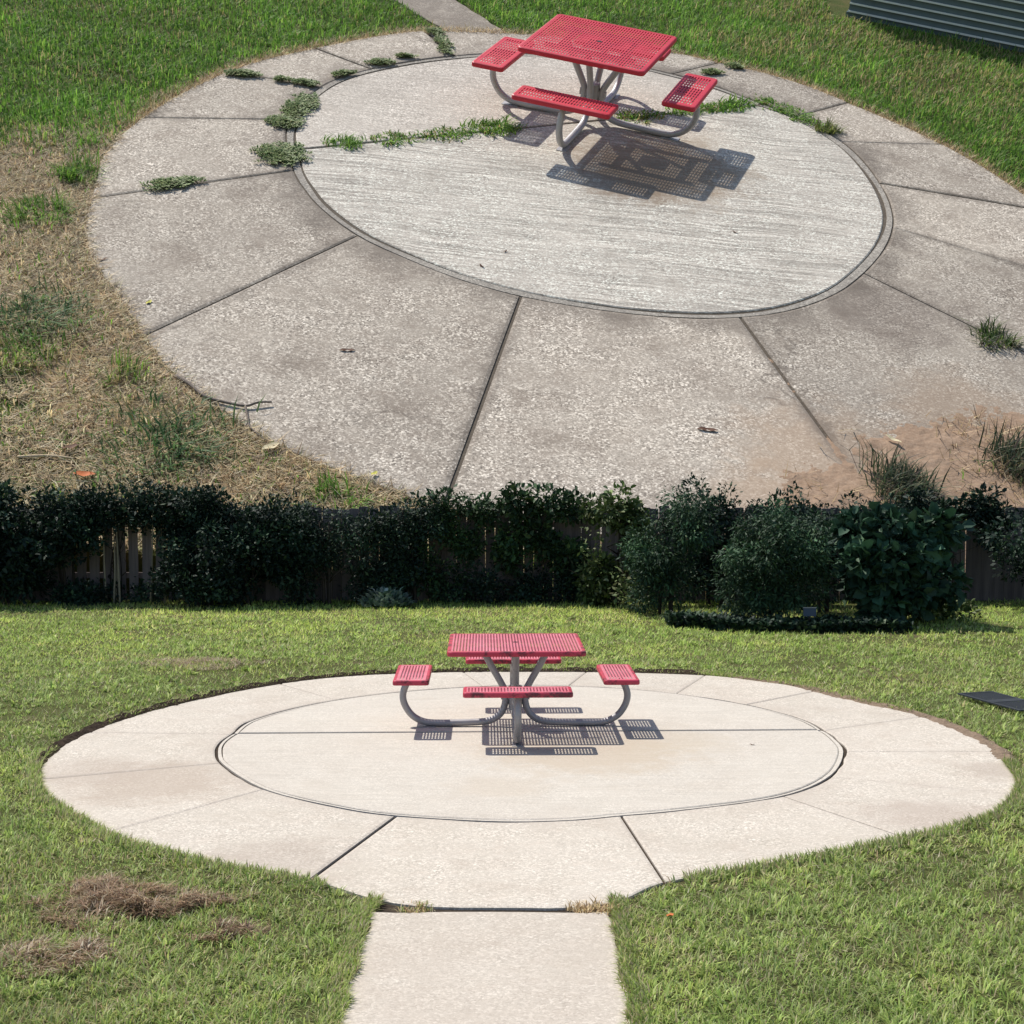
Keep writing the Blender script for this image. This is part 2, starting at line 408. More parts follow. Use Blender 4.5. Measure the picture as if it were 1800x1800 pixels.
UC = (0.0, 0.7); LC = (0.05, 0.15)
Uo, Ui = Outline(U_OUT, UC), Outline(U_IN, UC)
Lo, Li = Outline(L_OUT, LC), Outline(L_IN, LC)
PAD_Z = 0.02

def slab_grid(fn, nu, nv, ztop, zbot, cham=.006):
    """fn(u,v)->(x,y). Slab with chamfered top edges."""
    us = [0, .012] + list(np.linspace(0, 1, nu + 1)[1:-1]) + [.988, 1]
    vs = [0, .012] + list(np.linspace(0, 1, nv + 1)[1:-1]) + [.988, 1]
    V, F = [], []
    nU, nV = len(us), len(vs)
    for j, v in enumerate(vs):
        for i, u in enumerate(us):
            x, y = fn(u, v)
            e = i in (0, nU - 1) or j in (0, nV - 1)
            V.append((x, y, ztop - (cham if e else 0)))
    for j in range(nV - 1):
        for i in range(nU - 1):
            a = j * nU + i
            F.append((a, a + 1, a + nU + 1, a + nU))
    ring = [i for i in range(nU)] + [j * nU + nU - 1 for j in range(1, nV)] + [(nV - 1) * nU + i for i in range(nU - 2, -1, -1)] + [j * nU for j in range(nV - 2, 0, -1)]
    n0 = len(V)
    for k in ring: V.append((V[k][0], V[k][1], zbot))
    for k in range(len(ring)):
        k2 = (k + 1) % len(ring)
        F.append((ring[k], n0 + k, n0 + k2, ring[k2]))
    return V, F

def make_patio(name, label, out, inn, joints, chord, mats, band_w, gap_in, lift, seed, chord_gap, jmat, bed, band_gap=None):
    R = random.Random(seed)
    c = out.c
    # bed that shows in the joints
    n = 120
    V = [(c[0], c[1], bed)] + [(*out.pt(t, -.015), bed) for t in np.linspace(-PI, PI, n, endpoint=False)]
    F = [(0, 1 + k, 1 + (k + 1) % n) for k in range(n)]
    root = link(name, mesh(name, V, F), MAT[jmat])
    tag(root, label, None, None, 'structure')
    J = []
    for (p, q, g) in joints:
        J.append((math.atan2(p[1] - c[1], p[0] - c[0]), math.atan2(q[1] - c[1], q[0] - c[0]), g))
    J.sort()
    for k in range(len(J)):
        a, b = J[k], J[(k + 1) % len(J)]
        w = 2 * PI if k == len(J) - 1 else 0
        do = (b[1] + w - a[1])
        if do > PI: do -= 2 * PI
        if do < -PI + 0.01: do += 2 * PI
        ti0, ti1 = a[0], b[0] + w
        to0 = a[1]; to1 = a[1] + do
        # keep outer angle in the same turn as the inner one
        while to0 - ti0 > PI: to0 -= 2 * PI; to1 -= 2 * PI
        while to0 - ti0 < -PI: to0 += 2 * PI; to1 += 2 * PI
        dz = R.uniform(-1, 1) * lift
        wob = [R.uniform(-1, 1) * .004 for _ in range(9)]
        def fn(u, v, a=a, b=b, ti0=ti0, ti1=ti1, to0=to0, to1=to1, wob=wob):
            ri = float(inn.r(ti0)); ro = float(out.r(to0))
            ti = ti0 + a[2] / ri + (ti1 - ti0 - (a[2] + b[2]) / ri) * u
            to = to0 + a[2] / ro + (to1 - to0 - (a[2] + b[2]) / ro) * u
            x0, y0 = inn.pt(ti, gap_in * (.55 + .9 * float(vnoise(ti * 14, seed, 1.0)))); x1, y1 = out.pt(to, wob[int(u * 8)])
            return x0 + (x1 - x0) * v, y0 + (y1 - y0) * v
        V, F = slab_grid(fn, 18, 9, PAD_Z + dz, -.05)
        me = mesh("slab", V, F)
        A = np.array(V); at = me.color_attributes.new("Edge", 'FLOAT_COLOR', 'POINT')
        def ldist(p, q):
            p, q = np.array(p), np.array(q); e = (q - p) / np.linalg.norm(q - p); w = A[:, :2] - p
            return np.abs(w[:, 0] * e[1] - w[:, 1] * e[0])
        jd = np.minimum(ldist(fn(0, 0), fn(0, 1)), ldist(fn(1, 0), fn(1, 1)))
        c4 = np.ones((len(V), 4), np.float32); c4[:, 0] = np.maximum(inn.dist(A[:, 0], A[:, 1]), 0); c4[:, 1] = jd
        at.data.foreach_set("color", c4.ravel())
        link("slab", me, mats['ring'], root)
    # narrow border band round the disc (two arcs)
    ca = [math.atan2(p[1] - c[1], p[0] - c[0]) for p in chord]   # left end, right end
    arcs = [(ca[0] - 2 * PI if ca[0] > 0 else ca[0], ca[1]), (ca[1], ca[0] if ca[0] > 0 else ca[0] + 2 * PI)]
    for k, (t0, t1) in enumerate(arcs):
        if band_w > 0:
            def fb(u, v, t0=t0, t1=t1):
                t = t0 + .006 + (t1 - t0 - .012) * u
                w = band_w * (.8 + .4 * math.sin(t * 5.3 + seed) * .5)
                return inn.pt(t, -.004 - w * (1 - v))
            V, F = slab_grid(fb, 60, 1, PAD_Z - .004, -.05, .004)
            link("border_strip", mesh("border_strip", V, F), mats['band'], root)
        # disc half
        ts = np.linspace(t0, t1, 90)
        off = -band_w - (gap_in if band_gap is None else band_gap) - .004 if band_w > 0 else -gap_in
        arc = [inn.pt(t, off) for t in ts]
        p0, p1 = np.array(arc[0]), np.array(arc[-1])
        d = (p1 - p0) / np.linalg.norm(p1 - p0); nrm = np.array([-d[1], d[0]])
        if np.dot(nrm, np.mean(arc, 0) - p0) < 0: nrm = -nrm
        P = [np.array(q) for q in arc]
        P[0] = p0 + nrm * chord_gap; P[-1] = p1 + nrm * chord_gap
        cen = np.mean(P, 0)
        V = []; zt = PAD_Z + R.uniform(-.3, 1) * lift
        m = len(P)
        for q in P:
            e = (cen - q); e = e / np.linalg.norm(e)
            V.append((*(q + e * .010), zt))
        for q in P: V.append((*q, zt - .006))
        for q in P: V.append((*q, -.05))
        F = [tuple(range(m))]
        for r0 in (0, 1):
            for i in range(m):
                i2 = (i + 1) % m
                F.append((r0 * m + i, (r0 + 1) * m + i, (r0 + 1) * m + i2, r0 * m + i2))
        link("disc_half", mesh("disc_half", V, F), mats['front'] if k == 0 else mats['back'], root)
    return root

# ------------------------------------------------------------------ terrain
def lawn_ground():
    xs = np.concatenate([[-300, -120, -50], np.linspace(-20, 20, 41), [50, 120, 300]])
    ys = np.concatenate([[-200, -80, -30], np.linspace(-14, 16, 31), [40, 120, 300]])
    V = [(x, y, 0.0) for y in ys for x in xs]
    nx = len(xs)
    F = [(j * nx + i, j * nx + i + 1, (j + 1) * nx + i + 1, (j + 1) * nx + i) for j in range(len(ys) - 1) for i in range(nx - 1)]
    o = link("lawn", mesh("lawn", V, F), MAT['lawn_low'])
    tag(o, "level green lawn around the clean cream patio", None, None, 'structure')
lawn_ground()

def hill_ground():
    xs = np.concatenate([[-40, -22, -14], np.linspace(-9, 9, 37), [14, 22, 40]])
    ys = np.concatenate([np.linspace(-5.47, 10, 32), [14, 20, 30, 45]])
    V = [(x, y, 0.0) for y in ys for x in xs]
    nx = len(xs)
    F = [(j * nx + i, j * nx + i + 1, (j + 1) * nx + i + 1, (j + 1) * nx + i) for j in range(len(ys) - 1) for i in range(nx - 1)]
    n0 = len(V)
    for i in range(nx): V.append((xs[i], ys[0] + .05, -6.0))
    F += [(i, n0 + i, n0 + i + 1, i + 1) for i in range(nx - 1)]
    o = link("hillside", mesh("hillside", V, F), MAT['lawn_hill'])
    tag(o, "grassy ground around the weathered weedy patio above", None, None, 'structure')
    on_hill(o)
hill_ground()

# ------------------------------------------------------------------ patios and paths
low_patio = make_patio("lower_patio", "clean cream round concrete patio with radial joints", Lo, Li, L_J, ((-2.51, .45), (2.57, .61)),
                       dict(ring=MAT['new_ring'], band=MAT['new_disc'], front=MAT['new_disc'], back=MAT['new_disc']), .035, .020, .0015, 3, .030, 'joint', .002, .002)
up_patio = make_patio("upper_patio", "weathered round concrete patio with weeds in its joints", Uo, Ui, U_J, ((-2.57, .27), (1.61, 2.70)),
                      dict(ring=MAT['old_ring'], band=MAT['old_band'], front=MAT['old_disc'], back=MAT['old_back']), .07, .009, .004, 5, .016, 'joint_old', .009)
on_hill(up_patio)

def path(name, label, quads, mat, hill=False):
    root = None
    for k, q in enumerate(quads):
        q = [np.array(p) for p in q]
        fn = lambda u, v, q=q, k=k: tuple((q[0] * (1 - u) + q[1] * u) * (1 - v) + (q[3] * (1 - u) + q[2] * u) * v + np.array([(float(vnoise(v * 9, u * 3 + k)) - .5) * .05, (float(vnoise(u * 9, v * 3 + 5 + k)) - .5) * .02]))
        V, F = slab_grid(fn, 10, 24, PAD_Z - .003, -.05, .005)
        if root is None:
            root = link(name, mesh(name, V, F), mat); tag(root, label, None, None, 'structure')
        else: link("slab", mesh("slab", V, F), mat, root)
    if hill: on_hill(root)
    return root
path("front_path", "cream concrete path leading up to the clean patio",
     [[(-.86, -4.325), (.41, -4.325), (.44, -6.6), (-.90, -6.6)], [(-.90, -6.63), (.44, -6.63), (.47, -9.4), (-.94, -9.4)]], MAT['new_ring'])
path("back_path", "short concrete path leaving the weathered patio at the back",
     [[(-1.62, 3.93), (-1.00, 4.09), (-1.75, 5.25), (-2.45, 5.05)], [(-2.46, 5.07), (-1.76, 5.27), (-2.9, 7.4), (-3.6, 7.2)]], MAT['old_ring'], True)

_pb = bpy.data.objects["front_path"]
V, F = box(-.93, .48, -9.4, -4.02, -.04, .001)
link("path_bed", mesh("path_bed", V, F), MAT['joint'], _pb)

def soil_edge(out, ranges, width, height, mat, name, label, hill=False, seed=0, inner=.02):
    """loose crumbly soil along the cut lawn edge"""
    V, F = [], []
    for (t0, t1) in ranges:
        n = int(abs(t1 - t0) * 110)
        n0 = len(V)
        prof = [(-inner, -.01), (-inner * .3, .25), (.18, .9), (.42, 1.0), (.7, .6), (1.0, -.1)]
        for i in range(n + 1):
            t = t0 + (t1 - t0) * i / n
            fade = min(1, i / 6, (n - i) / 6)
            for j, (o_, h_) in enumerate(prof):
                k = (i * 7 + j * 3)
                nz = float(fnoise(i * .45 + seed, j * 1.3, 1.0, seed)); nw = float(fnoise(i * .3, 7.0 + j * .2, 1.0, seed + 2))
                oo = (o_ * width * (.5 + nw * 1.1) if o_ > 0 else -inner * (nw * 2.2)) if j else -inner * (.2 + nw * 2.0)
                x, y = out.pt(t, oo)
                V.append((x, y, PAD_Z - .012 + max(h_, 0) * height * (.35 + nz * 1.4) * fade if h_ > 0 else (PAD_Z - .015 if j == 0 else -.01)))
        m = len(prof)
        for i in range(n):
            for j in range(m - 1):
                a = n0 + i * m + j
                F.append((a, a + 1, a + m + 1, a + m))
    o = link(name, mesh(name, V, F), mat)
    tag(o, label, None, None, 'structure')
    if hill: on_hill(o)
soil_edge(Lo, [(math.radians(60), math.radians(196))], .09, .045, MAT['soil_dark'], "soil_edge", "dark crumbly soil along the far left lawn edge of the clean patio", False, 4)
soil_edge(Lo, [(math.radians(-14), math.radians(58))], .12, .028, MAT['soil_brown'], "soil_edge", "light brown dirt along the far right lawn edge of the clean patio", False, 8, .05)

def soil_patch():
    """sandy soil washed over the near right of the weathered patio"""
    poly = np.array([(0.88,-4.75),(1.02,-4.34),(1.30,-4.05),(1.62,-3.72),(1.74,-3.42),(2.07,-3.21),(2.47,-3.08),(2.84,-2.87),(3.3,-2.72),(4.2,-3.1),(4.0,-5.2),(1.0,-5.3)])
    nx, ny = 220, 180
    gx, gy = np.meshgrid(np.linspace(.7, 4.2, nx), np.linspace(-5.35, -2.5, ny))
    # signed distance to polygon
    X, Y = gx.ravel(), gy.ravel()
    inside = np.zeros(len(X), bool); dmin = np.full(len(X), 9.0)
    for i in range(len(poly)):
        a, b = poly[i], poly[(i + 1) % len(poly)]
        c = ((a[1] > Y) != (b[1] > Y)) & (X < (b[0] - a[0]) * (Y - a[1]) / (b[1] - a[1] + 1e-9) + a[0]); inside ^= c
        t = np.clip(((X - a[0]) * (b[0] - a[0]) + (Y - a[1]) * (b[1] - a[1])) / np.sum((b - a) ** 2), 0, 1)
        dmin = np.minimum(dmin, np.hypot(X - a[0] - t * (b[0] - a[0]), Y - a[1] - t * (b[1] - a[1])))
    sd = np.where(inside, dmin, -dmin)
    z = PAD_Z + .001 + np.clip(sd - .02, -.3, .25) * .06 + (fnoise(X, Y, 4.0, 2) - .5) * .022 + (fnoise(X, Y, 17.0, 6) - .5) * .018 + (rng.random(len(X)) - .5) * .005
    V = np.column_stack([X, Y, z])
    ii = np.arange(nx * ny).reshape(ny, nx)
    idx = np.stack([ii[:-1, :-1], ii[:-1, 1:], ii[1:, 1:], ii[1:, :-1]], -1).reshape(-1)
    o = link("soil_patch", big_mesh("soil_patch", V, idx, 4, smooth=False), MAT['soil_sand'])
    tag(o, "bare sandy soil washed over the near right edge of the weathered patio", None, None, 'structure')
    on_hill(o)
soil_patch()

def thatch_zone():
    """straw strewn dirt along the left of the weathered patio"""
    th = np.linspace(math.radians(118), math.radians(255), 150)
    w = [0, .25, .6, 1.0]
    V = []
    for i, t in enumerate(th):
        s = i / 149
        wid = (.16 + .95 * max(0, min(1, (s - .33) / .25)) ** 1.3) * (.75 + .5 * float(vnoise(i * .12, 3)))
        for k in w:
            x, y = Uo.pt(t, -.05 + k * wid); V.append((x, y, PAD_Z - .010 if k == 0 else .010 - .008 * k))
    F = [(i * 4 + j, i * 4 + j + 1, i * 4 + 5 + j, i * 4 + 4 + j) for i in range(149) for j in range(3)]
    o = link("dirt_edge", mesh("dirt_edge", V, F), MAT['thatch'])
    tag(o, "dry dirt and straw along the left edge of the weathered patio", None, None, 'structure')
    on_hill(o)
    th = np.linspace(math.radians(-12), math.radians(75), 90); V = []
    for i, t in enumerate(th):
        wid = .07 + .09 * float(vnoise(i * .2, 9))
        for k in w:
            x, y = Uo.pt(t, -.03 + k * wid); V.append((x, y, PAD_Z - .010 if k == 0 else .010 - .008 * k))
    F = [(i * 4 + j, i * 4 + j + 1, i * 4 + 5 + j, i * 4 + 4 + j) for i in range(89) for j in range(3)]
    o = link("dirt_edge", mesh("dirt_edge", V, F), MAT['thatch'])
    tag(o, "thin dry dirt strip along the far right edge of the weathered patio", None, None, 'structure')
    on_hill(o)
thatch_zone()

# ------------------------------------------------------------------ grass
def blades(P, L, W, ang, lean, colors, segs=2, face=None):
    """P (n,3) base, L length, W width, ang lean direction, lean 0..1 -> mesh arrays"""
    n = len(P)
    dx, dy = np.cos(ang), np.sin(ang)
    fa = ang + PI / 2 if face is None else face
    wx, wy = np.cos(fa) * W / 2, np.sin(fa) * W / 2
    out = L * np.sin(lean * 1.35); up = L * np.cos(lean * 1.35)
    b0 = P + np.column_stack([wx, wy, np.zeros(n)]); b1 = P - np.column_stack([wx, wy, np.zeros(n)])
    tip = P + np.column_stack([dx * out, dy * out, up])
    if segs == 1:
        V = np.stack([b0, b1, tip], 1).reshape(-1, 3)
        idx = np.arange(3 * n); k = 3
        C = np.repeat(colors, 3, 0)
        return V, idx, np.full(n, 3), C
    mo, mu = out * .35, up * .62 + L * .06
    mid = P + np.column_stack([dx * mo, dy * mo, mu])
    m0 = mid + np.column_stack([wx, wy, np.zeros(n)]) * .8; m1 = mid - np.column_stack([wx, wy, np.zeros(n)]) * .8
    V = np.stack([b0, b1, m0, m1, tip], 1).reshape(-1, 3)
    base = np.arange(n) * 5
    idx = np.stack([base, base + 1, base + 3, base + 2, base + 2, base + 3, base + 4], 1).reshape(-1)
    sizes = np.tile([4, 3], n)
    return V, idx, sizes, np.repeat(colors, 5, 0)

def cat_geo(parts):
    V, I, S, C = [], [], [], []; n = 0
    for v, i, s, c in parts:
        V.append(v); I.append(i + n); S.append(s); C.append(c); n += len(v)
    return np.concatenate(V), np.concatenate(I), np.concatenate(S), np.concatenate(C)

def pal(n, cols, weights, jit=.18):
    cols = np.array(cols); w = np.array(weights, float); w /= w.sum()
    c = cols[rng.choice(len(cols), n, p=w)]
    return np.clip(c * (1 + (rng.random((n, 1)) - .5) * 2 * jit) * (1 + (rng.random((n, 3)) - .5) * .12), 0, 1)

def tufted(cx, cy, per, spread):
    """expand tuft centres into blades fanning outwards"""
    n = len(cx)
    x = np.repeat(cx, per); y = np.repeat(cy, per)
    a = rng.random(n * per) * 2 * PI; r = spread * np.sqrt(rng.random(n * per))
    return x + r * np.cos(a), y + r * np.sin(a), a

GREENS_L = [(.32, .415, .105), (.41, .50, .150), (.185, .265, .065), (.52, .57, .25), (.45, .415, .225), (.46, .385, .25)]
GREENS_U = [(.135, .285, .038), (.20, .365, .055), (.085, .180, .027), (.28, .43, .085), (.36, .32, .13), (.46, .37, .20)]
STRAW = [(.72, .57, .33), (.55, .41, .225), (.80, .69, .46), (.34, .24, .13)]

def lower_grass():
    parts = []
    # tufts scattered with the distance-dependent density
    N = 400000
    D = 5.6 + (23.4 - 5.6) * rng.random(N) ** 1.25
    x = (rng.random(N) * 2 - 1) * (.36 * D + 1.0) - .12
    y = D - 12.13
    keep = (y < 10.9) & (rng.random(N) < np.clip(1.25 - D * .012, .5, 1))
    d = Lo.dist(x, y)
    edge = .02 + .05 * (fnoise(x, y, 5, 1) - .4)
    keep &= d > edge
    keep &= ~((np.abs(x + .23) < .655 + .05 * (fnoise(x, y, 6, 8) - .5)) & (y < -3.9) & (d > -.5))
    # thin patches
    thin = fnoise(x, y, 1.1, 4)
    keep &= (vnoise(x, y, 13, 31) * .6 + vnoise(x, y, 27, 33) * .4 > .30) | (rng.random(N) < .25)
    keep &= (thin > .36) | (rng.random(N) < .40)
    x, y, D, d = x[keep], y[keep], D[keep], d[keep]
    n = len(x)
    big = fnoise(x, y, .5, 6); med = fnoise(x, y, 2.6, 7); fine = vnoise(x, y, 9, 12)
    near = np.clip((10 - D) / 4, 0, 1)
    L = (.030 + .042 * rng.random(n)) * (.55 + .9 * vnoise(x, y, 6, 41)) * (1 + .25 * near)
    L *= np.where(d < .10, .8, 1)
    W = (.0052 + .0042 * rng.random(n)) * np.clip(D / 10, .8, 2.0)
    ang = rng.random(n) * 2 * PI; lean = .28 + .78 * rng.random(n) ** .8
    g1 = pal(n, GREENS_L, [30, 28, 20, 14, 5, 3])
    g2 = pal(n, GREENS_L, [14, 14, 14, 18, 22, 18])
    dry = np.clip((big - .47) * 4.5, 0, 1) * .55 + np.clip(.16 - d, 0, .16) / .16 * .45 + np.clip((fine - .72) * 3, 0, .6)
    C = np.where((rng.random(n) < dry)[:, None], g2, g1)
    C *= (.70 + .42 * med + .25 * vnoise(x, y, 8, 44))[:, None]
    lowf = fnoise(x, y, .8, 71)
    C *= (.72 + .56 * lowf)[:, None] * np.where((lowf > .52)[:, None], np.array([1.08, 1.05, 1.0]), np.array([.95, 1.0, .95]))
    nl = np.clip((-.9 - x) / .5, 0, 1) * np.clip((-2.8 - y) / .6, 0, 1) * (rng.random(n) < .30)
    C = C * (1 - nl[:, None]) + nl[:, None] * g2 * np.array([.95, .85, .8])
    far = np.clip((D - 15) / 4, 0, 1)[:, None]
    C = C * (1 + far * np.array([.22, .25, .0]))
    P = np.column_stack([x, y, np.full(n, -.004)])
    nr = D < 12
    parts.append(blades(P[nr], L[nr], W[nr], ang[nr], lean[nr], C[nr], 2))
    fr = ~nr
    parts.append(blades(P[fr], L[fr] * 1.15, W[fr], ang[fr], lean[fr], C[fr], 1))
    # ragged fringe that hangs over the concrete edge in front
    th = np.concatenate([np.radians(185 + 68 * rng.random(5200)), np.radians(-78 + 66 * rng.random(5200)), np.radians(20 + 150 * rng.random(6000))])
    m = len(th)
    fx, fy = Lo.pt(th, .01 + .10 * rng.random(m) ** 1.5)
    ok = np.abs(fx + .23) > .68
    ok |= fy > 0
    fx, fy, th = fx[ok], fy[ok], th[ok]; m = len(fx)
    parts.append(blades(np.column_stack([fx, fy, np.zeros(m)]), .04 + .05 * rng.random(m), .005 + .004 * rng.random(m), th + PI + rng.normal(0, 1.1, m), .2 + .7 * rng.random(m),
                        pal(m, GREENS_L, [20, 20, 18, 12, 16, 14]), 2))
    m = 9000; sy = -4.1 - 2.4 * rng.random(m); side = np.where(rng.random(m) < .5, -1, 1)
    sx = -.23 + side * (.625 + .10 * rng.random(m) + .05 * (vnoise(sy * 5, side) - .5))
    parts.append(blades(np.column_stack([sx, sy, np.zeros(m)]), .03 + .05 * rng.random(m), .005 + .003 * rng.random(m), np.where(side > 0, PI, 0) + rng.normal(0, 1.2, m), .2 + .7 * rng.random(m),
                        pal(m, GREENS_L, [20, 18, 22, 8, 16, 18]), 2))
    # coarser clumps and pale clippings break up the turf
    K = 9000
    Dc = 5.8 + 15 * rng.random(K) ** 1.6; cx = (rng.random(K) * 2 - 1) * (.36 * Dc + .6) - .12; cy = Dc - 12.13
    kp = (Lo.dist(cx, cy) > .06) & ~((np.abs(cx + .23) < .70) & (cy < -3.9)) & (fnoise(cx, cy, 1.8, 51) > .44)
    cx, cy, Dc = cx[kp], cy[kp], Dc[kp]
    bx, by, ba = tufted(cx, cy, 10, .028); m = len(bx)
    sz = np.repeat(.6 + .8 * rng.random(len(cx)), 10); tone = np.repeat(.75 + .55 * rng.random(len(cx)), 10)
    parts.append(blades(np.column_stack([bx, by, np.zeros(m)]), (.035 + .045 * rng.random(m)) * sz, (.007 + .006 * rng.random(m)) * np.repeat(np.clip(Dc / 9, .8, 1.8), 10), ba + rng.normal(0, .4, m), .45 + .5 * rng.random(m),
                        np.clip(pal(m, GREENS_L, [26, 30, 24, 14, 5, 2]) * tone[:, None], 0, 1), 2))
    K = 26000
    Dc = 5.8 + 14 * rng.random(K) ** 1.5; cx = (rng.random(K) * 2 - 1) * (.36 * Dc + .6) - .12; cy = Dc - 12.13
    kp = (Lo.dist(cx, cy) > .0) & ~((np.abs(cx + .23) < .66) & (cy < -3.9)) & (fnoise(cx, cy, 2.3, 57) * .7 + .5 * np.exp(-np.clip(Lo.dist(cx, cy), 0, 9) / .35) > .36 + .2 * rng.random(K))
    cx, cy, Dc = cx[kp], cy[kp], Dc[kp]; m = len(cx)
    parts.append(blades(np.column_stack([cx, cy, .012 + .022 * rng.random(m)]), .03 + .05 * rng.random(m), (.004 + .004 * rng.random(m)) * np.clip(Dc / 9, .8, 1.8), rng.random(m) * 2 * PI, .85 + .3 * rng.random(m),
                        pal(m, [(.52, .45, .29), (.40, .31, .19), (.60, .55, .38), (.22, .16, .10)], [3, 3, 2, 2], .25), 1))
    V, I, S, C = cat_geo(parts)
    o = link("lawn_grass", big_mesh("lawn_grass", V, I, S, C), MAT['blade'])
    tag(o, "short mown green grass around the clean patio", "grass", None, 'stuff')
lower_grass()

def upper_grass():
    parts = []
    N = 400000
    x = -7.2 + 14.2 * rng.random(N); y = -5.45 + 15.0 * rng.random(N) ** 1.1
    d = Uo.dist(x, y)
    # left dry zone: everything left/near of the patio; strength of the drought
    left = np.clip((-x - 1.0 - .55 * (y + .2)) / .8, 0, 1) * np.clip((-.25 - y + .3 * (fnoise(x, y, 1.5, 3) - .5)) / .35, 0, 1)
    soilz = np.clip((x - .9) / .2, 0, 1) * np.clip((-2.6 - y) / .2, 0, 1)
    keep = (d > .015 + .11 * (fnoise(x, y, 4, 9) - .30))
    keep &= ~((np.abs((x + 1.33) + .645 * (y - 4.0)) < .40) & (y > 3.7))
    keep &= rng.random(N) < (1 - .62 * left) * (1 - .97 * soilz)
    keep &= (np.abs(x - .0) < 3.6 + .34 * (y + 5.5) + 1.0)
    keep &= ~((y > 5.95 - .3 * (x - 3.1)) & (x > 2.7))
    x, y, d, left = x[keep], y[keep], d[keep], left[keep]
    n = len(x)
    med = fnoise(x, y, 1.6, 14); big = fnoise(x, y * 1.8, .55, 15)
    L = (.055 + .075 * rng.random(n)) * (.65 + .8 * med) * np.clip(1.15 - .03 * (y + 5), .75, 1.2)
    L *= np.where(d < .12, .8, 1.0) * (1 - .35 * left)
    W = .0068 + .0055 * rng.random(n)
    ang = rng.random(n) * 2 * PI; lean = .20 + .78 * rng.random(n)
    g1 = pal(n, GREENS_U, [26, 30, 22, 16, 4, 2]); g2 = pal(n, GREENS_U, [12, 10, 18, 4, 30, 22]); g3 = pal(n, STRAW, [3, 3, 2, 2])
    brown = np.clip((big - .50) * 5, 0, 1) * np.clip(d - .25, 0, .4) / .4 * .75 + np.clip(.20 - d, 0, .2) / .2 * .5
    r = rng.random(n)
    C = np.where((r < brown)[:, None], g2, g1)
    C = np.where((rng.random(n) < left * .62)[:, None], g3, C)
    C *= (.62 + .62 * med + .25 * vnoise(x, y, 5, 61))[:, None]
    parts.append(blades(np.column_stack([x, y, np.full(n, -.004)]), L, W, ang, lean, C, 2))
    # flat dry straw lying on the left dirt and along the edges
    N = 150000
    x = -4.9 + 4.6 * rng.random(N); y = -5.45 + 5.6 * rng.random(N); d = Uo.dist(x, y)
    kp = (d > -.02) & (d < 2.4) & (rng.random(N) < np.clip(1.2 - d * .35, .3, 1)) & (fnoise(x, y, 2.2, 21) > .33)
    x, y = x[kp], y[kp]; n = len(x)
    parts.append(blades(np.column_stack([x, y, .008 + .012 * rng.random(n)]), .05 + .10 * rng.random(n), .004 + .005 * rng.random(n), rng.random(n) * 2 * PI, .86 + .28 * rng.random(n), pal(n, STRAW + [(.14, .10, .06), (.22, .22, .09)], [4, 3, 3, 3, 3, 2], .3), 1))
    # straw along the other edges
    th = np.concatenate([np.radians(75 + 110 * rng.random(5000)), np.radians(-12 + 85 * rng.random(3000))]); m = len(th)
    fx, fy = Uo.pt(th, -.02 + .16 * rng.random(m) ** 1.6)
    parts.append(blades(np.column_stack([fx, fy, np.full(m, .012)]), .04 + .07 * rng.random(m), .004 + .004 * rng.random(m), rng.random(m) * 2 * PI, .5 + .55 * rng.random(m), pal(m, STRAW, [4, 3, 2, 3], .25), 1))
    # straw on the soil patch at the right
    m = 5200
    x = 1.2 + 2.6 * rng.random(m); y = -5.2 + 2.5 * rng.random(m)
    kp = rng.random(m) < np.clip((x - 2.15) / .5, .03, 1) + np.clip((-4.0 - y) / .5, 0, 1) * .5
    kp &= (y < -2.95 + .45 * (x - 2.6)) & (y < -3.1)
    x, y = x[kp], y[kp]; m = len(x)
    parts.append(blades(np.column_stack([x, y, np.full(m, .04)]), .05 + .12 * rng.random(m), .004 + .005 * rng.random(m), rng.random(m) * 2 * PI, .55 + .5 * rng.random(m), pal(m, STRAW + [(.12, .085, .05)], [3, 3, 1, 3, 3], .25), 1))
    V, I, S, C = cat_geo(parts)
    o = link("hillside_grass", big_mesh("hillside_grass", V, I, S, C), MAT['blade'])
    tag(o, "patchy green and straw coloured grass around the weathered patio", "grass", None, 'stuff')
    on_hill(o)
upper_grass()

# ------------------------------------------------------------------ tufts, weeds, dead grass
def tuft_mesh(name, r, n, L0, L1, W, cols, wts, fan=1.0, flat=0.0):
    m = max(5, n // 22)
    ca = rng.random(m) * 2 * PI; cq = rng.random(m) ** .6 * r * (.75 + .5 * rng.random(m))
    ccx, ccy = cq * np.cos(ca), cq * np.sin(ca); lenf = .55 + .75 * rng.random(m); bias = ca + rng.normal(0, .9, m); bl = rng.random(m)
    k = rng.integers(0, m, n)
    x = ccx[k] + rng.normal(0, r * .23, n); y = ccy[k] + rng.normal(0, r * .23, n)
    a = bias[k] + rng.normal(0, .8, n)
    L = (L0 + (L1 - L0) * rng.random(n)) * lenf[k]
    lean = np.clip(.10 + fan * .45 * bl[k] + .45 * rng.random(n) + flat, 0, 1.08)
    u = rng.random(n) < .28; ua = rng.random(n) * 2 * PI; uq = np.sqrt(rng.random(n)) * r * 1.05
    x = np.where(u, uq * np.cos(ua), np.clip(x, -1.25 * r, 1.25 * r)); y = np.where(u, uq * np.sin(ua), np.clip(y, -1.25 * r, 1.25 * r)); L = np.where(u, L * .7, L)
    C = pal(n, cols, wts)
    return big_mesh(name, *blades(np.column_stack([x, y, np.full(n, -.003)]), L, W * (.7 + .6 * rng.random(n)), a, lean, C, 2))

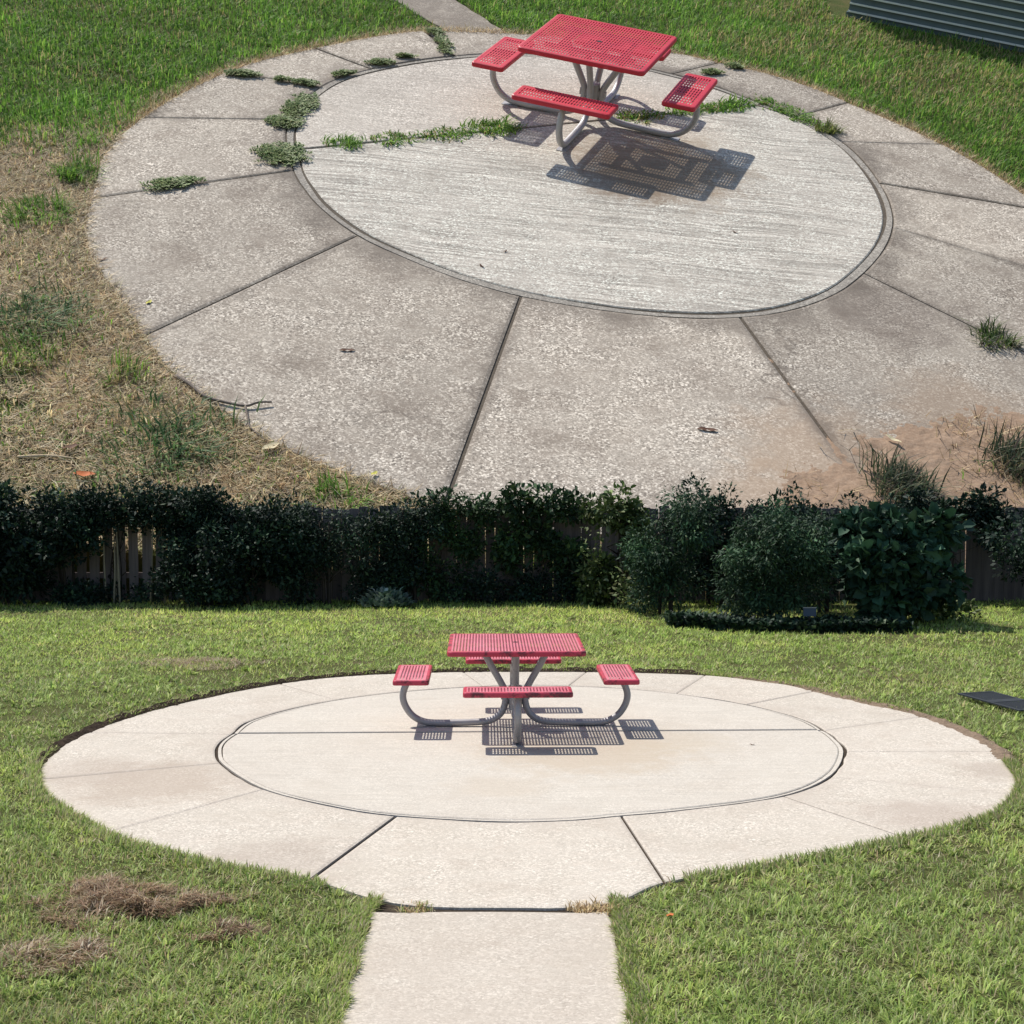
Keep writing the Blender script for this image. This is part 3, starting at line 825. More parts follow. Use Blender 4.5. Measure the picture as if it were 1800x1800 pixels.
def tuft(label, x, y, z, r, n0, L0, L1, W=.009, cols=GREENS_U, wts=(26, 30, 22, 16, 5, 4), fan=1.0, flat=0.0, name="grass_tuft", cat="grass tuft", group=None, hill=True, sx=1.0, rz=0.0):
    n = int(n0 * 2.0)
    o = link(name, tuft_mesh(name, r, n, L0, L1, W, cols, wts, fan, flat), MAT['blade'])
    o.matrix_world = Matrix.Translation((x, y, z)) @ Matrix.Rotation(rz, 4, 'Z') @ Matrix.Diagonal((sx, 1, 1, 1))
    tag(o, label, cat, group)
    return on_hill(o) if hill else o

BL = [(.080, .170, .055), (.12, .215, .070), (.055, .120, .042), (.18, .27, .10), (.28, .26, .11), (.42, .35, .19)]
G1 = "grass tufts in the dry dirt"
tuft("large dark green grass tuft beside the forked twig", -2.47, -4.42, .0, .36, 560, .08, .18, .011, BL, (22, 24, 20, 16, 8, 9), group=G1, flat=.26)
tuft("dark green grass tuft at the far left, level with the twig's pale concrete", -3.72, -3.10, .0, .30, 480, .08, .18, .011, BL, (22, 24, 20, 16, 8, 9), group=G1, flat=.22)
tuft("round spiky grass tuft in bare dirt by the patio's left rim", -4.12, -.74, .0, .17, 230, .09, .19, .010, group=G1, flat=.05)
tuft("broad sprawling grass tuft left of the patio below the spiky tuft", -4.16, -1.50, .0, .24, 260, .08, .18, .010, group=G1, flat=.12)
tuft("olive grass tuft between dry straw halfway down the left side", -3.62, -3.62, .0, .24, 220, .07, .18, .009, wts=(18, 18, 18, 8, 20, 18), group=G1)
tuft("small grass tuft at the near edge of the dry dirt strip", -1.38, -4.78, .0, .14, 120, .07, .15, .009, group=G1)
tuft("thin olive tuft in straw beside the patio's lower left rim", -2.95, -3.72, .0, .15, 110, .07, .17, .008, wts=(16, 14, 20, 6, 22, 20), group=G1)
tuft("dark spiky grass clump growing at the front of the sandy soil", 1.95, -4.10, .03, .20, 330, .09, .22, .009, [(.055, .085, .045), (.04, .06, .03), (.09, .13, .06), (.14, .16, .085), (.22, .2, .12), (.10, .075, .06)], (20, 20, 18, 14, 10, 14), group="clumps on the sandy soil", flat=.08)
tuft("dark wiry grass clump at the right end of the sandy soil", 2.72, -3.66, .03, .20, 260, .10, .26, .009, [(.06, .085, .045), (.04, .06, .03), (.09, .13, .06), (.14, .16, .085), (.30, .24, .15), (.10, .075, .06)], (20, 20, 18, 12, 14, 16), group="clumps on the sandy soil", flat=.1)
tuft("bright green tuft with long dark stalks on the patio's right slab", 2.95, -1.92, .015, .14, 150, .08, .20, .009, [(.09, .15, .03), (.06, .11, .025), (.04, .07, .02), (.2, .26, .07), (.3, .28, .18), (.07, .055, .05)], (20, 20, 16, 14, 10, 14), group="clumps on the sandy soil", flat=.22)

def weed_mesh(name, rx, ry, nstem, leaf, cols):
    """prostrate weed: stems creeping outwards with small leaves"""
    Vs, Is, Ss, Cs = [], [], [], []
    parts = []
    for s in range(nstem):
        a = rng.random() * 2 * PI; l = (.45 + .55 * rng.random())
        k = int(9 + 9 * l)
        t = np.linspace(.05, 1, k)
        wob = np.cumsum(rng.normal(0, .09, k))
        px = np.cos(a + wob) * t * l * rx; py = np.sin(a + wob) * t * l * ry
        pz = .008 + .03 * rng.random(k) * (1 - t * .5)
        # leaves both sides
        for sd in (-1, 1):
            n = k
            parts.append(blades(np.column_stack([px, py, pz]), leaf * (.7 + .6 * rng.random(n)), np.full(n, leaf * .42), a + wob + sd * 1.1 + rng.normal(0, .3, n), .75 + .3 * rng.random(n), pal(n, cols, [3, 3, 2, 1], .25), 2))
    return big_mesh(name, *cat_geo(parts))
WEED = [(.16, .225, .070), (.21, .275, .095), (.105, .150, .048), (.33, .33, .15)]
def weed(label, x, y, rx, ry, rz=0.0, nstem=34, leaf=.034, group="weeds in the joints of the weathered patio"):
    o = link("weed", weed_mesh("weed", rx * 1.25, ry * 1.15, int(nstem * 1.15), leaf, WEED), MAT['leaf'])
    o.matrix_world = Matrix.Translation((x, y, PAD_Z)) @ Matrix.Rotation(rz, 4, 'Z')
    tag(o, label, "weed", group)
    return on_hill(o)
GJ = "weeds in the joints of the weathered patio"
weed("flat weed mat on the long left radial joint near the rim", -3.36, -.74, .24, .10, .6)
weed("dense weed mat where the cross joint meets the disc's left edge", -2.64, .10, .22, .26, 0, 60)
weed("tall dense weed mat on the disc's upper left edge", -2.70, 1.22, .13, .36, -.1, 64)
weed("weed at the lower tail of the upper left weed mat", -2.74, .82, .16, .14, .2, 30)
weed("dark weed at the rim end of the upper left radial joint", -3.36, 1.92, .15, .09, .1)
weed("small weed in the middle of the upper left radial joint", -2.98, 1.88, .07, .05, 0, 16)
weed("weed at the disc end of the upper left radial joint", -2.76, 1.86, .13, .07, -.1, 24)
weed("slim weed just above the disc's upper left joint end", -2.45, 2.22, .12, .06, .7, 20)
weed("dark star shaped weed at the foot of the thin far left joint", -2.16, 2.66, .14, .08, .3, 26)
weed("little weed on the disc edge right of the star shaped weed", -1.94, 2.92, .10, .04, .3, 18)
weed("weed string in the far joint beside the back path", -1.62, 3.42, .09, .30, .28, 30)
weed("weed near the start of the back path's left side", -1.74, 3.80, .10, .10, 0, 16)
weed("faint weed on the far right slab beyond the right bench", 1.17, 3.46, .12, .07, .3, 20)
weed("faint weed at the rim beyond the right bench", 1.42, 3.72, .10, .07, .3, 16)
tuft("spiky green tuft at the left of the cross joint", -2.20, .50, PAD_Z, .12, 130, .04, .09, .008, name="weed_tuft", cat="weed", group=GJ, flat=.15, sx=1.3, rz=.5)
tuft("second spiky tuft along the cross joint from the left", -1.80, .72, PAD_Z, .13, 140, .03, .08, .008, name="weed_tuft", cat="weed", group=GJ, flat=.15, sx=1.5, rz=.5, wts=(20, 22, 22, 10, 10, 8))
tuft("low weed string in the cross joint left of the front bench's shadow", -1.33, .98, PAD_Z, .15, 220, .025, .06, .008, name="weed_tuft", cat="weed", group=GJ, flat=.2, sx=1.7, rz=.52, wts=(18, 18, 26, 8, 10, 10))
tuft("tall leafy tuft in the cross joint at the front bench's left end", -.92, 1.24, PAD_Z, .15, 200, .04, .10, .009, name="weed_tuft", cat="weed", group=GJ, flat=.1, sx=1.6, rz=.52)
tuft("straggly tuft in the cross joint between front and right bench", .42, 1.98, PAD_Z, .14, 170, .03, .08, .008, name="weed_tuft", cat="weed", group=GJ, flat=.15, sx=2.0, rz=.52, wts=(18, 18, 20, 12, 14, 12))
tuft("tuft in the cross joint just left of the right bench leg", .82, 2.24, PAD_Z, .12, 120, .03, .08, .008, name="weed_tuft", cat="weed", group=GJ, flat=.1, sx=1.6, rz=.52)
tuft("long grassy tuft in the cross joint right of the right bench", 1.28, 2.50, PAD_Z, .13, 220, .035, .09, .008, name="weed_tuft", cat="weed", group=GJ, flat=.1, sx=2.4, rz=.52)
tuft("low weed string on the disc's far right edge", 1.78, 2.66, PAD_Z, .12, 170, .025, .06, .008, name="weed_tuft", cat="weed", group=GJ, flat=.2, sx=2.2, rz=-.7)
tuft("low grassy weeds along the disc's right edge before the yellow tuft", 2.00, 2.40, PAD_Z, .12, 160, .03, .07, .008, name="weed_tuft", cat="weed", group=GJ, flat=.15, sx=1.8, rz=-.9)
tuft("yellow green spiky tuft at the lower end of the right edge weeds", 2.20, 2.14, PAD_Z, .09, 130, .06, .14, .008, [(.12, .17, .035), (.18, .22, .055), (.26, .27, .09)], (1, 1, 1), name="weed_tuft", cat="weed", group=GJ, flat=.15)

# dead grass heaps of the lower lawn
DEAD = [(.40, .28, .18), (.29, .19, .12), (.50, .39, .26), (.13, .085, .055), (.60, .52, .38)]
def dead_pile(label, x, y, rx, ry, n1, h, rz=0.0, cols=DEAD, wts=(4, 4, 3, 3, 1)):
    n = int(n1 * 2.0); rx *= 1.45; ry *= 1.4; h *= .85
    a = rng.random(n) * 2 * PI; q = np.sqrt(rng.random(n)) * (.55 + .8 * vnoise(np.cos(a) * 1.7 + x * 3, np.sin(a) * 1.7 + y * 3, 1.3, 2))
    px, py = q * np.cos(a) * rx, q * np.sin(a) * ry
    lump = np.clip((fnoise(px + x, py + y, 8, 3) - .30) * 2.6, .05, 1.4)
    kp = rng.random(n) < np.clip(lump * 1.3, .12, 1); px, py, q, lump = px[kp], py[kp], q[kp], lump[kp]; n = len(px)
    pz = .010 + h * np.clip(1 - q ** 2, .1, 1) * lump * rng.random(n) ** .5
    ln = .03 + .08 * rng.random(n)
    swirl = 3.5 * fnoise(px + x, py + y, 5, 9) * PI
    V, I, S, C = blades(np.column_stack([px, py, pz]), ln, .003 + .004 * rng.random(n), swirl + rng.normal(0, .9, n), .78 + .42 * rng.random(n), pal(n, cols, wts, .3), 2)
    o = link("dead_grass_heap", big_mesh("dead_grass_heap", V, I, S, C), MAT['blade'])
    o.matrix_world = Matrix.Translation((x, y, 0)) @ Matrix.Rotation(rz, 4, 'Z')
    tag(o, label, "dead grass", "heaps of dead grass on the lower lawn")
dead_pile("largest brown heap of dead grass on the near left lawn", -2.24, -4.22, .36, .24, 4200, .11, -.15)
dead_pile("small brown heap at the upper left of the largest dead grass heap", -2.50, -3.92, .14, .12, 900, .06, .1)
dead_pile("thin streak of pale clippings right of the largest dead grass heap", -1.84, -4.14, .22, .07, 700, .03, .3, wts=(2, 2, 3, 3, 4))
dead_pile("ring of dark dead grass alone between heap and path", -1.60, -4.66, .12, .09, 620, .045, .2, wts=(3, 4, 1, 5, 1))
dead_pile("flattened heap of pale dead grass in the near left corner", -2.36, -5.02, .24, .16, 1500, .05, 0, wts=(3, 3, 3, 3, 3))
dead_pile("flat patch of dry thatch on the lawn behind the clean patio", -3.66, 4.42, .44, .34, 1500, .035, 0, [(.46, .36, .25), (.36, .26, .17), (.58, .49, .37), (.2, .15, .1)], (4, 3, 4, 2))
tuft("dry grass sprig in the path joint at its right end", .30, -4.28, .01, .09, 150, .03, .08, .005, STRAW, (3, 3, 2, 3), name="dry_sprig", cat="weed", group="sprigs in the path joint", hill=False, sx=1.3)
tuft("tiny dry sprig in the path joint at its left end", -.62, -4.27, .01, .07, 90, .02, .05, .004, STRAW + GREENS_L[:1], (3, 3, 2, 3, 3), name="dry_sprig", cat="weed", group="sprigs in the path joint", hill=False, sx=1.3)

# ------------------------------------------------------------------ picnic tables
def perforated(Lx, Ly, px=.0265, sw=.0125, sl=.050, sg=.014, th=.005):
    def lines(L, slot, gap):
        n = int((L - gap) // (slot + gap)); m = (L - n * (slot + gap) + gap) / 2
        out = [-L / 2]; x = -L / 2 + m
        for i in range(n): out += [x, x + slot]; x += slot + gap
        out.append(L / 2)
        return out
    xs = lines(Lx, sw, px - sw); ys = lines(Ly, sl, sg)
    nx, ny = len(xs), len(ys)
    V = [(x, y, z) for z in (0, -th) for y in ys for x in xs]
    F = []; o = nx * ny
    for j in range(ny - 1):
        for i in range(nx - 1):
            a = j * nx + i
            if i % 2 == 1 and j % 2 == 1:
                q = [a, a + 1, a + nx + 1, a + nx]
                for k in range(4):
                    k2 = (k + 1) % 4; F.append((q[k], q[k2], q[k2] + o, q[k] + o))
            else:
                F.append((a, a + 1, a + nx + 1, a + nx)); F.append((o + a, o + a + nx, o + a + nx + 1, o + a + 1))
    return V, F

def rim(Lx, Ly, band, rad, drop, nc=6):
    def ring(inset, r, z):
        hx, hy = Lx / 2 - inset, Ly / 2 - inset; r = max(r, 1e-4); P = []
        for q, (sx, sy) in enumerate(((1, 1), (-1, 1), (-1, -1), (1, -1))):
            for k in range(nc):
                a = q * PI / 2 + PI / 2 * k / (nc - 1)
                P.append((sx * (hx - r) + r * math.cos(a), sy * (hy - r) + r * math.sin(a), z))
        return P
    rings = [ring(band, .0005, .001), ring(.012, rad - .01, .001), ring(.004, rad - .003, -.003), ring(0, rad, -.012), ring(0, rad, -drop + .008), ring(.005, rad - .004, -drop), ring(.018, rad - .015, -drop), ring(.018, rad - .015, -.006)]
    V = sum(rings, []); n = 4 * nc; F = []
    for r in range(len(rings) - 1):
        for i in range(n):
            i2 = (i + 1) % n
            F.append((r * n + i, (r + 1) * n + i, (r + 1) * n + i2, r * n + i2))
    return V, F

TOP, TH = 1.17, .742
BL_, BW, BC, BH = .892, .308, .895, .478
_leg_pts = [(.29, .700), (.20, .535), (.11, .375), (.085, .30), (.095, .20), (.135, .125), (.21, .075), (.32, .058), (.50, .052), (.68, .050), (.80, .062), (.90, .115), (.965, .205), (.985, .29), (.965, .37), (.925, .445)]
def make_table(name, label, m_top, m_rim, m_steel, x, y, rz, hill):
    root = empty(name, (x, y, PAD_Z), rz)
    tag(root, label, "picnic table", "square picnic tables with four benches")
    key = m_top.name
    V, F = perforated(TOP - .066, TOP - .066)
    top = link("tabletop", mesh("tabletop", [(a, b, c + TH) for a, b, c in V], F), m_top, root)
    V, F = rim(TOP, TOP, .034, .045, .042)
    link("rim", mesh("rim", [(a, b, c + TH) for a, b, c in V], F), m_rim, top)
    V, F = tube([(0, 0, TH - .004), (0, 0, TH + .003)], .022, 14)
    link("umbrella_hole_cap", mesh("umbrella_hole_cap", V, F), MAT['dark'], top)
    # under-frame of the top: two cross bars and two battens
    pr = [box(-.42, .42, -.31, -.27, TH - .045, TH - .007), box(-.42, .42, .27, .31, TH - .045, TH - .007), box(-.31, -.27, -.268, .268, TH - .044, TH - .008), box(.27, .31, -.268, .268, TH - .044, TH - .008), box(-.12, .12, -.12, .12, TH - .042, TH - .034)]
    V, F = merge(pr); link("support_frame", mesh("support_frame", V, F), m_steel, root)
    # four one-piece bent legs
    leg_me = None
    seat_me = rim_me = br_me = None
    for k in range(4):
        a = -PI / 2 + k * PI / 2
        c, s = math.cos(a), math.sin(a)
        P = catmull([(r, 0, z - .0) for r, z in _leg_pts], 4)
        V, F = tube(P, .030, 12)
        V = [(v.x * c - v.y * s, v.x * s + v.y * c, v.z - .018) for v in V]
        link("leg", mesh("leg", V, F, True), m_steel, root)
        V, F = box(.70, .86, -.045, .045, .0, .006)
        link("foot_plate", mesh("foot_plate", [(p[0] * c - p[1] * s, p[0] * s + p[1] * c, p[2]) for p in V], F), m_steel, root)
        # seat
        sx, sy = (BL_, BW) if k % 2 == 0 else (BW, BL_)
        cx, cy = BC * c, BC * s
        V, F = perforated(sx - .056, sy - .056)
        seat = link("seat", mesh("seat", [(p[0] + cx, p[1] + cy, p[2] + BH) for p in V], F), m_top, root)
        V, F = rim(sx, sy, .029, .030, .042)
        link("rim", mesh("rim", [(p[0] + cx, p[1] + cy, p[2] + BH) for p in V], F), m_rim, seat)
        bx, by = (.10, BW / 2 - .025) if k % 2 == 0 else (BW / 2 - .025, .10)
        V, F = box(cx - bx, cx + bx, cy - by, cy + by, BH - .030, BH - .012)
        link("seat_bracket", mesh("seat_bracket", V, F), m_steel, seat)
    V, F = merge([tube([(0, 0, .15), (0, 0, .36)], .060, 16), box(-.125, .125, -.018, .018, .24, .30), box(-.018, .018, -.125, .125, .18, .235)])
    link("centre_post", mesh("centre_post", V, F), m_steel, root)
    if hill: on_hill(root)
    return root
make_table("picnic_table", "red picnic table, pale sky sheen in its colour, on the clean cream patio", MAT['red_sky_sheen'], MAT['rim_scuffed'], MAT['steel'], -.09, .749, .0192, False)
make_table("picnic_table", "bright red picnic table on the weathered weedy patio", MAT['red_bright'], MAT['rim_bright'], MAT['steel_dull'], -.07, 1.698, -.285, True)

# ------------------------------------------------------------------ fence behind the lower lawn
def make_fence():
    root = empty("wooden_fence", (0, 10.95, 0))
    tag(root, "weathered grey plank fence behind the shrubs", "fence")
    var = []
    for k in range(5):
        w = .070 + .002 * k; lean = rnd.uniform(-.01, .01)
        h = 1.43 + .015 * k
        V = [(-w, -.01, -.03), (w, -.01, -.03), (w + lean, -.01, h - .012), (w - .012 + lean, -.01, h), (-w + .010 + lean, -.01, h), (-w + lean, -.01, h - .010)]
        V += [(x, .012, z) for x, y, z in V]
        F = [(0, 1, 2, 3, 4, 5), (11, 10, 9, 8, 7, 6)] + [(i, i + 6, (i + 1) % 6 + 6, (i + 1) % 6) for i in range(6)]
        me = mesh("plank", V, F); me.materials.append(MAT['plank']); var.append(me)
    x = -9.3
    while x < 9.3:
        o = link("plank", rnd.choice(var), None, root)
        o.location = (x, rnd.uniform(-.006, .006), 0); o.rotation_euler = (rnd.uniform(-.01, .01), rnd.uniform(-.012, .012), 0)
        x += (.205 if -7.1 < x < -4.9 else .149) + rnd.uniform(-.003, .005)
    for z in (.35, 1.15):
        V, F = box(-9.4, 9.4, .022, .06, z, z + .09)
        link("rail", mesh("rail", V, F), MAT['plank'], root)
make_fence()

# ------------------------------------------------------------------ shrubs
def leaf_cloud(blobs, n, size, cols, wts, aspect=.55, style='broad', droop=.0, fill=.25):
    vol = np.array([b[3] * b[4] + b[4] * b[5] + b[3] * b[5] for b in blobs]); vol = vol / vol.sum()
    bi = rng.choice(len(blobs), n, p=vol); B = np.array(blobs)[bi]
    u = rng.normal(size=(n, 3)); u /= np.linalg.norm(u, axis=1)[:, None]
    rad = np.where(rng.random(n) < fill, .45 + .45 * rng.random(n), .86 + .16 * rng.random(n) + .10 * rng.normal(size=n))
    bump = 1 + .18 * np.sin(u[:, 0] * 9 + B[:, 0] * 7) * np.cos(u[:, 2] * 8 + B[:, 1] * 5) + .10 * np.sin(u[:, 1] * 17 + u[:, 2] * 13)
    P = B[:, :3] + u * B[:, 3:6] * (rad * bump)[:, None]
    P[:, 2] = np.maximum(P[:, 2], .02)
    # leaf axis: mostly outward, random, drooping
    ax = u + rng.normal(0, .6, (n, 3)); ax[:, 2] -= droop; ax /= np.linalg.norm(ax, axis=1)[:, None]
    nr = rng.normal(0, .55, (n, 3)) + u * .4; nr[:, 2] += .75
    sd = np.cross(ax, nr); sd /= np.linalg.norm(sd, axis=1)[:, None] + 1e-9
    s = size * (.45 + 1.15 * rng.random(n) ** 1.6)
    clump = .65 + .7 * (np.sin(P[:, 0] * 6.1 + P[:, 2] * 4.7) * .5 + .5) * (np.cos(P[:, 1] * 5 + P[:, 2] * 7.3) * .5 + .5)
    C = pal(n, cols, wts, .25) * clump[:, None]
    w = s * aspect
    a = P; b = P + ax * (s * .5)[:, None] + sd * (w * .5)[:, None]; c = P + ax * s[:, None]; d = P + ax * (s * .5)[:, None] - sd * (w * .5)[:, None]
    if style == 'broad' and size > .07:
        fold = np.cross(sd, ax) * (s * .12)[:, None]; q = lambda t, w_: P + ax * (s * t)[:, None] + sd * (w * w_)[:, None]
        V = np.stack([P, q(.22, .40) + fold, q(.62, .46) + fold, P + ax * s[:, None] - fold, q(.62, -.46) + fold, q(.22, -.40) + fold], 1).reshape(-1, 3); base = np.arange(n) * 6
        idx = np.stack([base, base + 1, base + 2, base + 3, base, base + 3, base + 4, base + 5], 1).reshape(-1)
        return V, idx, np.full(2 * n, 4), np.repeat(C, 6, 0)
    V = np.stack([a, b, c, d], 1).reshape(-1, 3); base = np.arange(n) * 4
    idx = np.stack([base, base + 1, base + 2, base, base + 2, base + 3], 1).reshape(-1)
    return V, idx, np.full(2 * n, 3), np.repeat(C, 4, 0)

DK = [(.015, .036, .022), (.025, .054, .029), (.010, .025, .017), (.055, .095, .045)]
MID = [(.036, .080, .032), (.050, .095, .034), (.022, .050, .022), (.085, .135, .045)]
SUNNY = [(.10, .15, .045), (.14, .19, .06), (.06, .10, .03), (.22, .25, .12)]
def clumpy(blobs, k, r):
    out = []
    for (x, y, z, a, b, c) in blobs:
        out.append((x, y, z, a * .72, b * .72, c * .72))
        for _ in range(k):
            u = Vector((rnd.gauss(0, 1), rnd.gauss(-.35, 1), rnd.gauss(0, .9))).normalized(); q = r * rnd.uniform(.65, 1.3)
            out.append((x + u.x * a * .85, y + u.y * b * .85, max(.05, z + u.z * c * .85), q, q, q * rnd.uniform(.8, 1.15)))
    return out

def shrub(label, x, y, blobs, n, size, cols=DK, wts=(4, 4, 3, 1), aspect=.55, style='broad', droop=0.0, stems=3, name="shrub", cat="shrub", group="shrubs along the fence", bark='bark', stem_r=.03, fill=.25, stem_h=None, clump=(7, .17), limbs=True):
    root = empty(name, (x, y, 0))
    tag(root, label, cat, group)
    zmax = max(b[2] for b in blobs)
    if clump: blobs = clumpy(blobs, *clump)
    T = []
    for k in range(stems):
        bx, by = rnd.uniform(-.12, .12) * (1 if stems < 5 else 5), rnd.uniform(-.08, .08)
        tx = bx + rnd.uniform(-.25, .25) * (1 if stems < 5 else .3); ty = by + rnd.uniform(-.1, .1)
        h = stem_h or zmax
        P = catmull([(bx, by, -.03), (bx * .8 + tx * .2 + rnd.uniform(-.03, .03), by, h * .4), (tx, ty, h)], 4)
        T.append(tube(P, [stem_r * (1 - .7 * i / (len(P) - 1)) for i in range(len(P))], 6))
        for q in range(2 if limbs else 0):
            i = rnd.randint(len(P) // 3, len(P) - 2); b = P[i]
            T.append(tube([b, b + Vector((rnd.uniform(-.2, .2), rnd.uniform(-.15, .1), .12)), b + Vector((rnd.uniform(-.4, .4), rnd.uniform(-.25, .15), .3))], [stem_r * .5, stem_r * .35, stem_r * .15], 5))
    V, F = merge(T)
    link("trunk", mesh("trunk", V, F, True), MAT[bark], root)
    link("crown", big_mesh("crown", *leaf_cloud(blobs, n, size, cols, wts, aspect, style, droop, fill)), MAT['leaf'], root)
    return root

def blobrow(x0, x1, z0, z1, n, r, ry=.45, y=0.0):
    out = []
    for i in range(n):
        q = r * rnd.uniform(.75, 1.25)
        out.append((rnd.uniform(x0, x1), y + rnd.uniform(-.15, .15), rnd.uniform(z0, z1), q, q * ry / .45 * .9, q * rnd.uniform(.8, 1.1)))
    return out

# left hedge
shrub("dark dense hedge shrub at the far left of the fence", -7.85, 10.35, blobrow(-.75, .75, .25, 1.35, 13, .40), 12000, .075)
shrub("thin many stemmed shrub with pale bare stems, crown high against the fence", -5.95, 10.55,
      blobrow(-1.0, 1.0, 1.25, 1.55, 10, .28) + blobrow(-1.0, .9, .03, .16, 7, .16), 8500, .065, stems=8, bark='pale_bark', stem_r=.019, stem_h=1.4, limbs=False)
shrub("dark hedge shrub just right of the pale bare stems", -4.15, 10.35, blobrow(-.75, .7, .2, 1.42, 13, .40), 12000, .07)
shrub("dark feathery hedge shrub left of the pale leaved plant", -2.95, 10.45, blobrow(-.65, .65, .2, 1.45, 12, .38), 11500, .06, DK, (3, 4, 2, 2), .4, droop=.3)
shrub("low dark bush behind the pale leaved plant, against the fence", -2.05, 10.55, blobrow(-.45, .42, .2, 1.25, 7, .30), 6500, .055, DK, (3, 4, 2, 2))
shrub("tall dark hedge shrub behind the first gap in the left hedge", -6.95, 10.55, blobrow(-.4, .4, .8, 1.42, 7, .32), 7000, .07)
shrub("dark leggy shrub filling the hedge between two rounder neighbours", -3.55, 10.68, blobrow(-.5, .5, .6, 1.45, 8, .34), 8000, .06)
shrub("narrow dark shrub at the right end of the left hedge", -1.72, 10.62, blobrow(-.25, .25, .4, 1.48, 6, .26), 5500, .06)
shrub("shaggy dark bush reaching onto the lawn at the left hedge's middle", -4.75, 10.15, blobrow(-.5, .5, .15, .95, 8, .34), 8000, .065)
shrub("tall dark shrub closing the hedge above the shaggy bush", -5.15, 10.62, blobrow(-.5, .5, .9, 1.5, 8, .30), 7500, .065)
shrub("dark shrub against the fence behind the gap left of the round conifer", 2.95, 10.3, blobrow(-.45, .45, .3, 1.5, 9, .34), 8500, .065)
shrub("dark shrub against the fence directly behind the big round conifer", 4.1, 10.45, blobrow(-.55, .55, .5, 1.52, 9, .34), 7500, .07)
shrub("dark shrub against the fence behind the broad leaved shrub", 5.6, 10.45, blobrow(-.5, .5, .5, 1.52, 9, .34), 7500, .07)
# pale hosta
def rosette(label, x, y, n, L, W, cols, wts, h, group=None, name="leafy_plant"):
    a = rng.random(n) * 2 * PI; q = np.sqrt(rng.random(n)) * .30
    P = np.column_stack([q * np.cos(a) * 1.25, q * np.sin(a) * .8, .02 + h * (1 - (q / .32) ** 2) * rng.random(n)])
    V, I, S, C = blades(P, L * (.6 + .7 * rng.random(n)), W * (.7 + .6 * rng.random(n)), a + rng.normal(0, .5, n), .55 + .45 * rng.random(n), pal(n, cols, wts), 2)
    o = link(name, big_mesh(name, V, I, S, C), MAT['leaf'])
    o.matrix_world = Matrix.Translation((x, y, 0)); tag(o, label, "plant", group)
rosette("low pale leaved plant at the lawn's edge in front of the dark hedge", -2.02, 10.05, 420, .13, .055, [(.22, .30, .24), (.30, .38, .30), (.10, .17, .12), (.42, .48, .40)], (3, 3, 3, 1), .24)
shrub("ragged dark vine over the fence between hedge and bare planks", -.75, 10.74, [(-.2, 0, 1.50, .36, .10, .14), (.2, 0, 1.42, .24, .10, .2), (.0, 0, .9, .14, .08, .3)], 2600, .07, MID, stems=2, name="climbing_vine", cat="vine", group="vines on the fence", stem_r=.012)
shrub("dark vine over the fence right of the broad leaved shrub", 6.75, 10.7, [(-.45, 0, 1.48, .42, .12, .18), (.2, 0, 1.50, .45, .12, .16), (.6, 0, 1.2, .25, .10, .3), (-.3, 0, 1.0, .18, .1, .35)], 4200, .075, DK, stems=3, name="climbing_vine", cat="vine", group="vines on the fence", stem_r=.012)
shrub("dark twiggy shrub overhanging the pale bare stems from behind", -6.25, 10.72, blobrow(-.6, .6, 1.35, 1.52, 7, .22), 5200, .065, DK, stems=3, stem_r=.014)
# middle: vines on the fence and low weeds
shrub("dark vine patch hanging over the fence left of its bare planks", -1.30, 10.72, [(-.1, 0, 1.45, .34, .12, .22), (.15, -.02, 1.05, .20, .10, .28), (-.22, 0, .55, .26, .14, .42), (.25, -.05, .35, .34, .16, .30)], 3600, .065, MID, stems=2, name="climbing_vine", cat="vine", group="vines on the fence", stem_r=.014)
shrub("green vine hanging over the fence top behind the lower table", .30, 10.72, [(-.35, 0, 1.50, .36, .12, .18), (.2, -.02, 1.48, .42, .12, .20), (.1, 0, 1.05, .20, .10, .24), (-.45, 0, .75, .16, .10, .3), (.55, 0, .6, .2, .1, .35)], 4200, .085, MID, stems=3, name="climbing_vine", cat="vine", group="vines on the fence", stem_r=.014)
shrub("dark low weeds along the fence foot behind the lower table", -.15, 10.62, blobrow(-1.3, 1.3, .10, .35, 12, .22), 7000, .055, DK, stems=4, stem_r=.012, group="weeds along the fence foot", cat="weed", name="weed_patch")
shrub("sunlit leafy shrub over the fence at the left of the conifers", 1.52, 10.3, [(-.15, 0, 1.42, .42, .25, .25), (.25, 0, 1.2, .30, .25, .35), (.30, 0, .75, .22, .2, .35), (-.25, 0, .35, .3, .2, .3)], 5200, .085, SUNNY, (3, 2, 4, 1), stems=3)
tall = shrub("tall thin pale weed standing in front of the fence right of the table", 1.12, 10.2, [(0, 0, 1.02, .07, .07, .28), (.04, 0, .55, .10, .09, .25), (0, 0, .2, .14, .12, .18)], 420, .07, SUNNY, (2, 4, 1, 2), stems=1, name="tall_weed", cat="weed", stem_r=.009, group="tall weeds by the conifers")
shrub("shorter pale weed at the lawn's edge left of the conifers", 1.62, 9.55, [(0, 0, .42, .12, .1, .16), (.05, 0, .15, .16, .12, .14)], 420, .07, SUNNY, (2, 4, 1, 3), stems=2, name="tall_weed", cat="weed", stem_r=.008, group="tall weeds by the conifers")
